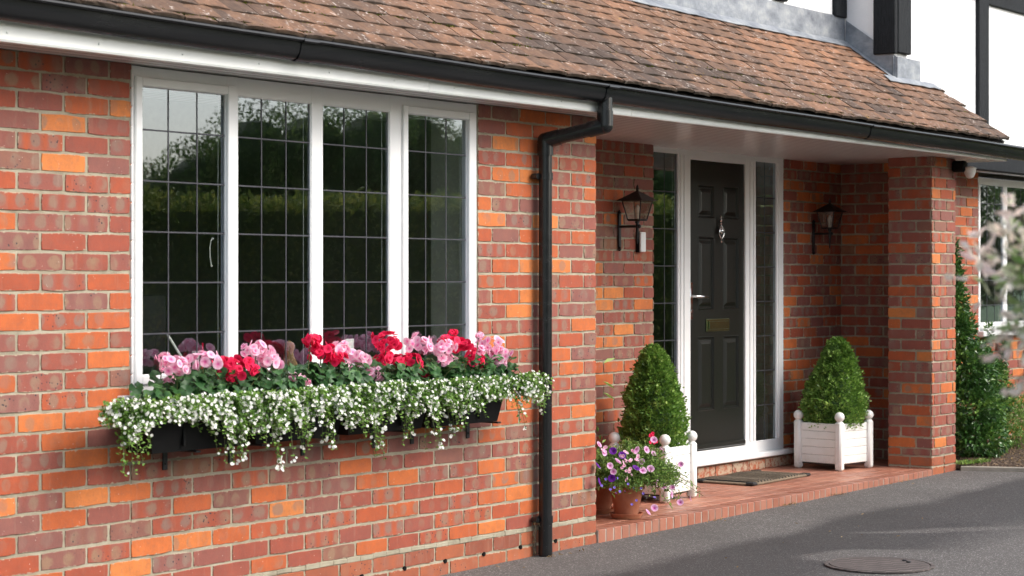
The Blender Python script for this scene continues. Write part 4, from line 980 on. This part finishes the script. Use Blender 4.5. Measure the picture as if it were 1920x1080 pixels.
for gi, (kind, gx, lab) in enumerate(PL):
    rr = random.Random(50+gi); root = empty('geranium', (gx, -.12, .87), lab, 'geranium', 'pink geraniums in the troughs' if kind == 'p' else 'red geraniums in the troughs')
    m = MB(); stm = MB()
    for i in range(170):
        p = V((gx+rr.gauss(0, .10), -.125+rr.gauss(0, .05), .92+abs(rr.gauss(.045, .045))))
        p.x = max(-2.56, min(-.27, p.x)); p.y = max(-.235, min(-.03, p.y)); p.z = min(p.z, 1.035)
        gleaf(m, p, V((rr.uniform(-.8, .5), rr.uniform(-1.1, .1), rr.uniform(.25, 1))), rr.uniform(.018, .034), (min(1, max(0, rr.gauss(.5, .25))), rr.random()*.4), rr)
        if i % 2: stm.tube([(gx+rr.uniform(-.03, .03), -.12, .86), p], .0018, 4, 0, False)
    fin(m, 'foliage', ['geranium_leaf'], root, True, fixn=False)
    mine = [h for h in HEADS if h[0] == kind and gx == min((q[1] for q in PL if q[0] == kind), key=lambda g: abs(g-h[1]))]
    for (k, hx, hy, hz, hr) in mine:
        c = V((hx, hy, hz)); stm.tube([(gx*.5+hx*.5, -.12, .88), (hx, hy+.02, (hz+.88)/2), (hx, hy+.005, hz-hr*.3)], .0024, 5, 0, False)
        q = MB(); nf = int(6+hr*420)
        for i in range(nf):
            z = 1-2*(i+.5)/nf; th = i*2.39996+rr.random()*.5; o = V((math.sqrt(1-z*z)*math.cos(th), math.sqrt(1-z*z)*math.sin(th), z))
            if z < -.45 and rr.random() < .85: continue
            if noise.noise(o*2.2+c*7) > .36: continue
            pos = c+V((o.x*hr*1.22, o.y*hr*.95, o.z*hr*.78))*rr.uniform(.7, 1.2)*(1+.5*noise.noise(o*1.7+c*11))
            nn = (o+rdir()*.75); fr_ = rr.uniform(.017, .0235) if hr > .025 else .012
            flower(q, pos, nn, fr_, 5, 0, rr.uniform(.0, .35), 1.15, tone=(rr.uniform(-.05, .15) if k == 'p' else rr.uniform(-.35, .1)), rr=rr)
            if rr.random() < .5: flower(q, pos+nn.normalized()*.004, nn+rdir()*.2, fr_*.62, 5, 0, .7, 1.0, tone=(.05 if k == 'p' else -.1), rr=rr)
        fin(q, 'flower_head', ['pink_petal' if k == 'p' else 'red_petal'], root, fixn=False)
    for i in range(3):
        p = V((gx+rr.uniform(-.1, .1), -.16, rr.uniform(.97, 1.06))); stm.tube([(gx, -.12, .88), p], .0016, 4, 0, False)
        for j in range(9): a = rdir(); stm.tube([p, p+V((a.x, a.y, abs(a.z)*.6))*.016], [.0009, .003], 4)
    fin(stm, 'stems', ['stem'], root, fixn=False)

# ------------------------------------------------------------------ lanterns, bell, security light
def lantern(px, wy, zc, label):
    root = empty('wall_lantern', (px, wy, zc-.23), label, 'lantern', 'black wall lanterns beside the door'); cy = wy-.14; X = px
    m = MB(); m.box(X-.014, X+.014, wy-.016, wy-.002, zc-.225, zc-.02, 0, .004)
    m.lathe([(.004, -.004), (.014, .006), (.008, .016), (.014, .02)], (X, wy-.010, zc-.245), 10); m.lathe([(.014, 0), (.013, .006), (.004, .022)], (X, wy-.010, zc-.02), 10); fin(m, 'back_plate', ['black_iron'], root, True)
    m = MB(); m.tube([(X, wy-.010, zc-.10), (X, cy-.01, zc-.10)], .0085, 10); m.ball((X, cy-.014, zc-.10), .013, 6)
    m.tube([(X, cy, zc-.072), (X, cy, zc-.125)], .010, 10); m.tube([(X, cy, zc-.12), (X, cy, zc-.205)], [.010, .004], 10); fin(m, 'arm', ['black_iron'], root, True)
    zt_, zb_ = zc+.058, zc-.060; ht, hb = .068, .042
    m = MB()
    for sx in (-1, 1):
        for sy in (-1, 1): m.tube([(X+sx*hb, cy+sy*hb, zb_), (X+sx*ht, cy+sy*ht, zt_)], .0042, 6)
    for h_, z in ((ht, zt_), (hb, zb_)):
        for a in ((-1, -1, 1, -1), (1, -1, 1, 1), (1, 1, -1, 1), (-1, 1, -1, -1)): m.tube([(X+a[0]*h_, cy+a[1]*h_, z), (X+a[2]*h_, cy+a[3]*h_, z)], .005, 6)
    m.box(X-hb, X+hb, cy-hb, cy+hb, zb_-.008, zb_-.002, 0, .002); m.tube([(X, cy, zb_-.005), (X, cy, zb_-.02)], .014, 10)
    fin(m, 'cage', ['black_iron'], root)
    m = MB(); e = .094; vs = [(X-e, cy-e, zt_-.002), (X+e, cy-e, zt_-.002), (X+e, cy+e, zt_-.002), (X-e, cy+e, zt_-.002)]
    k_ = .035; vs += [(X-k_, cy-k_, zt_+.038), (X+k_, cy-k_, zt_+.038), (X+k_, cy+k_, zt_+.038), (X-k_, cy+k_, zt_+.038)]; k_ = .010; vs += [(X-k_, cy-k_, zt_+.056), (X+k_, cy-k_, zt_+.056), (X+k_, cy+k_, zt_+.056), (X-k_, cy+k_, zt_+.056)]
    m.add(vs, [(3, 2, 1, 0)]+[(r_*4+q, r_*4+(q+1) % 4, r_*4+4+(q+1) % 4, r_*4+4+q) for r_ in (0, 1) for q in range(4)]+[(8, 9, 10, 11)])
    m.lathe([(.012, 0), (.007, .010), (.011, .02), (.006, .034), (.002, .044)], (X, cy, zt_+.052), 10)
    fin(m, 'cap', ['black_iron'], root)
    for a in ((-1, -1, 1, -1), (1, -1, 1, 1), (1, 1, -1, 1), (-1, 1, -1, -1)):
        m = MB(); m.add([(X+a[0]*hb, cy+a[1]*hb, zb_), (X+a[2]*hb, cy+a[3]*hb, zb_), (X+a[2]*ht, cy+a[3]*ht, zt_), (X+a[0]*ht, cy+a[1]*ht, zt_)], [(0, 1, 2, 3)]); fin(m, 'glass_pane', ['lantern_glass'], root, fixn=False)
    m = MB(); m.lathe([(.012, 0), (.012, .028), (.010, .03), (.016, .045), (.018, .058), (.014, .074), (.004, .09)], (X, cy, zb_+.002), 14); fin(m, 'bulb', ['bulb_white'], root, True)
    return root
lantern(2.308, YL, 1.827, 'black wall lantern left of the door, above the white bell box')
lantern(4.969, YR, 1.832, 'black wall lantern right of the door, near the porch corner')
b = MB(); b.box(2.50, 2.545, YL-.026, YL-.001, 1.572, 1.700, 0, .003); db = tag(fin(b, 'doorbell', ['black_plastic'], origin=(2.52, YL, 1.57)), 'small white doorbell box on the brick wall below the left lantern', 'doorbell')  # black body paints in the shaded left side of the white box
b = MB(); b.box(2.503, 2.560, YL-.042, YL-.027, 1.574, 1.698, 0, .004); fin(b, 'cover', ['white_upvc'], db)
sl = empty('security_light', (5.24, .0, 2.2), 'black and white security light under the soffit on the brick pier', 'security light')
b = MB(); b.box(5.17, 5.245, -.10, -.001, 2.155, 2.235, 0, .015); fin(b, 'housing', ['black_plastic'], sl, True)
b = MB(); b.lathe([(.006, -.075), (.026, -.066), (.040, -.035), (.045, 0), (.02, .01)], (5.235, -.115, 2.185), 18); fin(b, 'sensor_cover', ['lens_grey'], sl, True)

# ------------------------------------------------------------------ things on the inner sill
mo = empty('monitor', (-1.95, .55, .85), 'dark computer monitor seen through the leftmost light of the window', 'monitor')
b = MB(); b.box(-2.30, -1.84, .50, .54, 1.06, 1.34, 0, .006); fin(b, 'screen', ['monitor_black'], mo); b = MB(); b.box(-2.09, -2.03, .52, .56, .985, 1.10, 0, .004); b.box(-2.18, -1.94, .44, .62, .975, .985, 0, .003); fin(b, 'stand', ['monitor_black'], mo)
b = MB(); b.box(-2.9, -1.5, .35, .95, .93, .97, 0, .004)
dk = empty('desk', (-2.2, .65, .1), 'dark desk just inside the window', 'desk'); fin(b, 'desk_top', ['room_floor'], dk)
for x in (-2.85, -1.55): b = MB(); b.box(x, x+.05, .4, .9, .1, .93, 0, .004); fin(b, 'leg', ['room_floor'], dk)
b = MB(); b.tube([(-2.12, .20, 1.176), (-2.04, .20, 1.08)], .005, 8); b.tube([(-2.04, .20, 1.08), (-2.03, .2, .987)], .007, 8); tag(fin(b, 'desk_lamp', ['card_white'], origin=(-2.03, .2, .987)), 'thin white arm leaning behind the leftmost light', 'lamp')
for (x, hgt, mt, nm, lb) in ((-1.99, .12, 'card_white', 'tumbler', 'small white tumbler left on the sill behind the leftmost light'), (-1.955, .155, 'red_petal', 'pen', 'red pen standing behind the leftmost light'), (-1.075, .15, 'card_white', 'greeting_card', 'upright white card behind the third light'), (-1.43, .14, 'cork', 'wooden_figure', 'brown wooden figure behind the second light')):
    b = MB()
    if nm == 'greeting_card': b.box(x-.0, x+.055, .14, .143, .985, .985+hgt, 0, .001); b.box(x, x+.055, .155, .158, .985, .985+hgt*.98, 0, .001)
    elif nm == 'wooden_figure': b.lathe([(.05, 0), (.045, .03), (.022, .08), (.018, .1), (.024, .12), (.02, .14), (.004, .15)], (x, .16, .985), 16)
    elif nm == 'tumbler': b.lathe([(.012, 0), (.016, hgt), (.014, hgt), (.010, .004)], (x, .17, .985), 14)
    else: b.tube([(x, .17, .987), (x+.006, .17, .985+hgt)], .004, 8)
    tag(fin(b, nm, [mt], origin=(x, .16, .985)), lb, nm.replace('_', ' '))

b = MB(); b.tube([(-1.992, .07, 1.575), (-2.0, .07, 1.565), (-2.006, .07, 1.54), (-2.005, .07, 1.50), (-1.998, .07, 1.465)], .0022, 6); b.ball((-1.997, .07, 1.462), .005, 5); b.ball((-1.99, .07, 1.575), .006, 5)
tag(fin(b, 'hanging_ornament', ['card_white'], origin=(-1.997, .07, 1.46)), 'small white curved ornament hanging inside the leftmost light', 'ornament')

# ------------------------------------------------------------------ shrubs on the right
def blob_shrub(name, label, mat, base, blobs, L, W, seed, stems_, parts=('foliage', 'stems'), cat='shrub', group=None, dn=1.0):
    rr = random.Random(seed); root = empty(name, base, label, cat, group); m = MB()
    for (cx, cy, cz, rx, ry, rz_, n) in blobs:
        for _ in range(int(n*1.6*dn)):
            o = rdir(); q = rr.random()**.35*(1+.25*noise.noise(o*2.5+V((cx, cy, cz))*3)); p = V((cx+o.x*rx*q, cy+o.y*ry*q, cz+o.z*rz_*q))
            if p.z < base[2]+.03: continue
            d_ = (o+rdir()*.8); cl = noise.noise(p*9)*.5+.5
            m.leaf(p, d_, V((0, -.3, 1))+rdir()*.8, L*rr.uniform(.6, 1.2), W*rr.uniform(.7, 1.2), (min(1, max(0, cl*rr.uniform(.4, 1.6))), rr.random()*.5, .5))
    fin(m, parts[0], [mat], root, fixn=False)
    s = MB()
    for pts_, r_ in stems_: s.tube(pts_, [r_*(1-.7*i/(len(pts_)-1)) for i in range(len(pts_))], 7)
    fin(s, parts[1], ['bark'], root, True)
    return root
g0 = gz(5.6)+.03
DN = 1.5
blob_shrub('evergreen_shrub', 'tall glossy evergreen shrub climbing beside the brick pier', 'shrub_leaf', (5.75, .25, g0),
    [(5.82, .30, 1.58, .07, .08, .14, 260), (5.78, .28, 1.42, .10, .10, .16, 600), (5.74, .25, 1.22, .13, .12, .18, 1000), (5.76, .22, 1.0, .17, .14, .20, 1600), (5.84, .16, .74, .22, .18, .22, 2000), (5.82, .10, .45, .25, .20, .24, 2000), (5.80, .05, .24, .25, .20, .16, 1300), (6.12, .18, .72, .15, .15, .13, 600), (6.2, .12, .5, .16, .15, .12, 500)], .040, .021, 31,
    [([(5.70, .3, g0), (5.68, .3, .8), (5.74, .3, 1.4), (5.82, .3, 1.72)], .012), ([(5.8, .2, g0), (5.95, .2, .5), (6.2, .15, .8)], .01), ([(5.75, .15, g0), (5.7, .1, .5), (5.8, .2, .9)], .01)])
blob_shrub('leafy_shrub', 'low light green shrub at the back of the soil bed', 'light_leaf', (6.3, .1, g0),
    [(6.30, .05, .38, .22, .18, .24, 900), (6.65, .12, .30, .28, .16, .20, 800), (6.35, .15, .62, .12, .1, .15, 260), (7.0, .15, .28, .3, .15, .18, 600)], .030, .012, 32,
    [([(6.3, .1, g0), (6.35, .1, .6)], .008), ([(6.6, .1, g0), (6.7, .1, .4)], .008)])
for i, (x, zt_, lab) in enumerate(((6.74, .95, 'thin ivy stem climbing under the right window, nearest the shrub'), (7.05, .80, 'thin ivy stem climbing under the right window, further from the shrub'))):
    bl = [(x+.02*math.sin(j*2), .40, .25+j*(zt_-.2)/7, .045, .03, .07, 90) for j in range(8)]
    blob_shrub('ivy_stem', lab, 'shrub_leaf', (x, .42, g0), bl, .030, .020, 40+i, [([(x, .42, g0), (x+.02, .42, .5), (x-.01, .42, zt_)], .005)], cat='ivy', group='ivy stems on the brick below the right window')
# pink dappled willow close to the camera on the right
CX_, CY_, d0, r0 = -7.889, -5.854, .8031, .5958
rr = random.Random(77); root = empty('dappled_willow', (-4.551, -4.647, -.016), 'out of focus willow with pink and white young leaves at the right edge', 'willow')
wc = V((CX_+d0*3.4+r0*1.02, CY_+r0*3.4-d0*1.02, 1.37)); tw = MB(); lf = MB()
tw.tube([(wc.x, wc.y, 0), (wc.x+.01, wc.y, .6), wc-V((0, 0, .12))], [.022, .018, .014], 10)
Bm = []
for i in range(170):
    o = rdir(); o.z = o.z*.9+.05; o.normalize(); L_ = rr.uniform(.17, .25); e = wc+V((o.x*L_, o.y*L_, o.z*L_*1.05))
    tw.tube([wc-V((0, 0, .1)), wc+o*.08, e], [.004, .002, .001], 5, 0, False)
    for k in range(15):
        t = rr.uniform(.35, 1.05); p = wc+(e-wc)*t+rv(.012)
        tone = min(1, max(0, (t-.55)*1.4+rr.uniform(-.25, .3)))
        lf.leaf(p, o*.5+rdir(), rdir(), rr.uniform(.024, .038), rr.uniform(.011, .017), (tone, rr.random()*.3, .5))
fin(tw, 'branches', ['bark'], root, True, fixn=False); fin(lf, 'foliage', ['willow_leaf'], root, fixn=False)

# bed details
for i, (x, y, r_, mt, lb) in enumerate(((5.95, -.35, .022, 'card_white', 'largest white stone on the soil'), (6.05, -.32, .016, 'card_white', 'small white stone beside the largest one on the soil'), (6.10, -.55, .020, 'lens_grey', 'pale grey stone on the soil'), (5.90, -.50, .014, 'terracotta', 'orange brick crumb on the soil'))):
    b = MB(); b.ball((x, y, gz(x)+.05), r_, 6, 0, .7); tag(fin(b, 'pebble', [mt], origin=(x, y, gz(x)+.05)), lb, 'stone', 'small stones on the soil bed')
m = MB()
for _ in range(420):
    x = rr.uniform(5.28, 6.9); y = rr.uniform(-.7, .1)
    if x < 5.3-y*.42: continue
    m.leaf(V((x, y, gz(x)+.05+.008*rr.random())), V((rr.uniform(-1, 1), rr.uniform(-1, 1), .1)), V((0, 0, 1))+rdir()*.4, rr.uniform(.012, .035), .010, (rr.random(), 0, .5))
tag(fin(m, 'bark_litter', ['dry_leaf'], fixn=False), 'dry bark flakes and dead leaves scattered on the soil', 'leaf litter', kind='stuff')
m = MB()
for _ in range(260):
    x, y = rr.choice(((5.30, -.03), (5.36, -.06), (5.44, -.1), (5.5, -.1))); a = rr.uniform(0, 6.28)
    m.leaf(V((x+rr.gauss(0, .03), y+rr.gauss(0, .02), gz(x)+.04)), V((math.cos(a), math.sin(a), rr.uniform(.3, 2))), rdir(), rr.uniform(.02, .045), .009, (rr.uniform(.4, 1), rr.random(), .5))
tag(fin(m, 'weeds', ['light_leaf'], fixn=False), 'bright green weeds at the foot of the brick pier', 'weeds', kind='stuff')
m = MB()
for cx_, cy_, n_, sg in ((2.75, -.035, 26, .07), (3.4, -.035, 22, .06), (1.9, -.04, 12, .06), (4.3, -.04, 14, .1), (1.1, -.04, 6, .1), (-.3, -.04, 6, .2), (.20, -.10, 14, .03), (.45, -.12, 5, .06), (2.0, -.8, 3, .5), (1.5, -.6, 6, .6), (2.8, -.7, 5, .6)):
    for _ in range(n_):
        x = cx_+rr.gauss(0, sg); y = min(-.02, cy_+rr.gauss(0, sg*.4))
        m.leaf(V((x, y, gz(x)+.006)), V((rr.uniform(-1, 1), rr.uniform(-1, 1), .15)), V((0, 0, 1))+rdir()*.3, rr.uniform(.012, .034), .008, (rr.random(), 0, .5))
tag(fin(m, 'fallen_leaves', ['dry_leaf'], fixn=False), 'a few dry fallen leaves along the foot of the step', 'fallen leaves', kind='stuff')
m = MB()
for i in range(5):
    x0 = .155+.01*i; pl = [V((x0, -.02, .03))]
    for k in range(7): pl.append(pl[-1]+V((rr.uniform(-.018, .016), rr.uniform(-.008, .003), .022)))
    m.tube(pl, .0022, 5, 0, False)
    for k in range(3): m.leaf(rr.choice(pl), rdir(), rdir(), .02, .01, (rr.random(), 0, .5), 1)
tag(fin(m, 'dead_creeper', ['bark', 'dry_leaf'], origin=(.17, -.02, .02), fixn=False), 'dead brown creeper stems at the foot of the downpipe', 'creeper')

# ------------------------------------------------------------------ garden across the drive (mirrored in the glass), added light screen behind the viewpoint
d_, r_ = .8031, .5958; CX, CY = -7.889, -5.854
def behind(dep, s): return V((CX+d_*dep+r_*s, -(CY+r_*dep-d_*s), 0))
rr = random.Random(5)
def hedge(a, b, hgt, n, label):
    a, b = V(a), V(b); T_ = (b-a).normalized(); Nn = V((T_.y, -T_.x, 0)); L_ = (b-a).length
    hd = empty('hedge', (a+b)/2, label, 'hedge'); m = MB(); core = MB(); q = Nn*.45
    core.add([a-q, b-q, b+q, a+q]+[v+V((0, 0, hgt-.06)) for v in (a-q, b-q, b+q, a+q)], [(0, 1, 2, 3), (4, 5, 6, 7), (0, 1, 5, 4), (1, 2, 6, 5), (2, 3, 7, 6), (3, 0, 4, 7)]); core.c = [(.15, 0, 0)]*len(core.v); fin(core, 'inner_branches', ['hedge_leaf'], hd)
    for _ in range(n):
        s_ = rr.uniform(0, L_); side = rr.random()
        if side < .18: w_ = rr.uniform(-.55, .55); z = hgt+abs(rr.gauss(0, .05))+.06*noise.noise((s_, w_, 0))
        else: w_ = rr.choice((-1, -1, 1, 1))*(.5+.06*noise.noise((s_*1.2, 0, 2))+rr.gauss(0, .04)); z = rr.uniform(0, hgt)
        p = a+T_*s_+Nn*w_+V((0, 0, z)); tone = (.8 if z > hgt-.06 else .62)*rr.uniform(.5, 1.3)  # top leaves toned lighter, a sunlit top painted into the leaf colour
        m.leaf(p, rdir()+V((0, 0, .4)), rdir(), rr.uniform(.05, .10), rr.uniform(.03, .05), (min(1, tone), rr.random(), .5))
    fin(m, 'foliage', ['hedge_leaf'], hd, fixn=False)
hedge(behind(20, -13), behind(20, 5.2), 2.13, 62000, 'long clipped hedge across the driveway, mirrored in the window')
hedge((-26, -19, 0), (-1, -17.4, 0), 2.3, 9000, 'clipped hedge added behind the viewpoint to screen low sky light')  # unseen hedge, added to block low horizon light on the top courses
def crown_mesh(seed, n=60000):
    q = random.Random(seed); m = MB(); lob = [(q.gauss(0, .45), q.gauss(0, .45), q.uniform(-.55, .75), q.uniform(.36, .6)) for _ in range(13)]
    for (a, b, c, rr_) in lob: m.ball((a, b, c), rr_*.62, 7, 0, 1.0, (.12, 0, 0))
    for _ in range(n):
        a, b, c, rr_ = q.choice(lob); o = rdir(); t = q.random()**.45; p = V((a, b, c))+o*rr_*t
        m.leaf(p, rdir(), rdir(), q.uniform(.024, .048), q.uniform(.018, .03), (min(1, max(0, .45+.9*noise.noise(p*4)+q.uniform(-.2, .2))), q.random()*.5, .5))
    return m
TREES = [(62, -9.6, 3.0, 2.6, 'broad oak, leftmost in the window reflection'), (60, -6.6, 7.6, 3.0, 'tallest round tree behind the hedge'), (63, -3.6, 6.8, 2.7, 'second tall tree behind the hedge'), (61, -.9, 6.9, 2.5, 'middle tree of the row behind the hedge'), (64, 1.9, 6.1, 2.6, 'dark tree right of the middle one behind the hedge'), (60, 4.6, 6.5, 2.6, 'tree behind the right part of the hedge'), (62, 8.0, 7.0, 3.2, 'big tree seen in the sidelight reflection'), (60, 12.5, 7.2, 3.2, 'tree at the right end of the row'), (61, -13.5, 5.6, 2.8, 'last tree at the left end of the row'), (58, 17.5, 6.5, 3.2, 'farthest tree beyond the row')]
for i, (x, y, top, wd, lab) in enumerate(((-24, -30, 9, 4.5, 'first broad tree added behind the viewpoint to screen low sky light'), (-15, -32, 10, 5, 'second broad tree added behind the viewpoint to screen low sky light'), (-6, -31, 9.5, 4.8, 'third broad tree added behind the viewpoint to screen low sky light'), (3, -33, 10, 5, 'fourth broad tree added behind the viewpoint to screen low sky light'))): TREES.append(((x, y), 0, top, wd, lab))  # unseen tree row, added to cut low horizon light on the wall
base_m = [crown_mesh(s) for s in (1, 2, 3)]; crown_me = []
for i, (dep, s, top, wd, lab) in enumerate(TREES):
    top *= .90
    p = V((dep[0], dep[1], 0)) if isinstance(dep, tuple) else behind(dep, s); root = empty('garden_tree', p, lab, 'tree', 'trees behind the hedge')
    t = MB(); t.tube([p, p+V((0, 0, top*.35)), p+V((.1, 0, top*.7))], [.28, .2, .08], 8); t.tube([p+V((0, 0, top*.3)), p+V((wd*.4, 0, top*.6))], [.12, .04], 6); t.tube([p+V((0, 0, top*.3)), p+V((-wd*.4, .2, top*.62))], [.12, .04], 6); fin(t, 'trunk', ['bark'], root, True)
    if i < 3:
        c = fin(base_m[i], 'crown', ['tree_leaf'], root, origin=(0, 0, 0), fixn=False); crown_me.append(c.data)
    else:
        c = bpy.data.objects.new('crown', crown_me[i % 3]); COL.objects.link(c); c.parent = root
    c.location = (0, 0, top*.52); c.scale = (wd/.95, wd/.95, top*.52/1.0); c.rotation_euler = (0, 0, i*1.9)

# ------------------------------------------------------------------ light, world, camera
SE, SA = 40, 0
sun_dir = V((.28, -.72, 0)).normalized()*math.cos(rad(SE))+V((0, 0, math.sin(rad(SE))))   # towards the sun
sd = bpy.data.lights.new('sun', 'SUN'); sd.energy = .9; sd.angle = rad(30); sd.color = (1, .965, .92); so = bpy.data.objects.new('sun', sd); COL.objects.link(so)
so.rotation_euler = sun_dir.to_track_quat('Z', 'Y').to_euler(); so.location = (0, -6, 8)
w = bpy.data.worlds.new('World'); scene.world = w; w.use_nodes = True; nt = w.node_tree; bg = nt.nodes['Background']
sky = nt.nodes.new('ShaderNodeTexSky'); sky.sky_type = 'NISHITA'; sky.sun_disc = False; sky.sun_elevation = rad(SE); sky.sun_rotation = math.atan2(sun_dir.x, sun_dir.y); sky.dust_density = 3.0; sky.air_density = 1.0
hs = nt.nodes.new('ShaderNodeHueSaturation'); hs.inputs['Saturation'].default_value = .65
nt.links.new(sky.outputs[0], hs.inputs['Color']); nt.links.new(hs.outputs[0], bg.inputs[0]); bg.inputs[1].default_value = .137
cam = bpy.data.cameras.new('camera'); co = bpy.data.objects.new('camera', cam); COL.objects.link(co); scene.camera = co
cam.sensor_width = 36; cam.lens = 3733/1920*36; cam.shift_y = -18/1920; cam.clip_end = 2000; cam.clip_start = .1
co.location = (CX, CY, 1.41)
fwd = V((d_, r_, 0)); co.rotation_euler = fwd.to_track_quat('-Z', 'Y').to_euler()
cam.dof.use_dof = True; cam.dof.focus_distance = 10.4; cam.dof.aperture_fstop = 5.6
vs_ = scene.view_settings; vs_.view_transform = 'Standard'; vs_.look = 'None'; vs_.gamma = 1; vs_.use_curve_mapping = False; vs_.exposure = 1.25
scene.render.engine = 'CYCLES'; scene.cycles.max_bounces = 8; scene.cycles.transparent_max_bounces = 12; scene.cycles.diffuse_bounces = 4
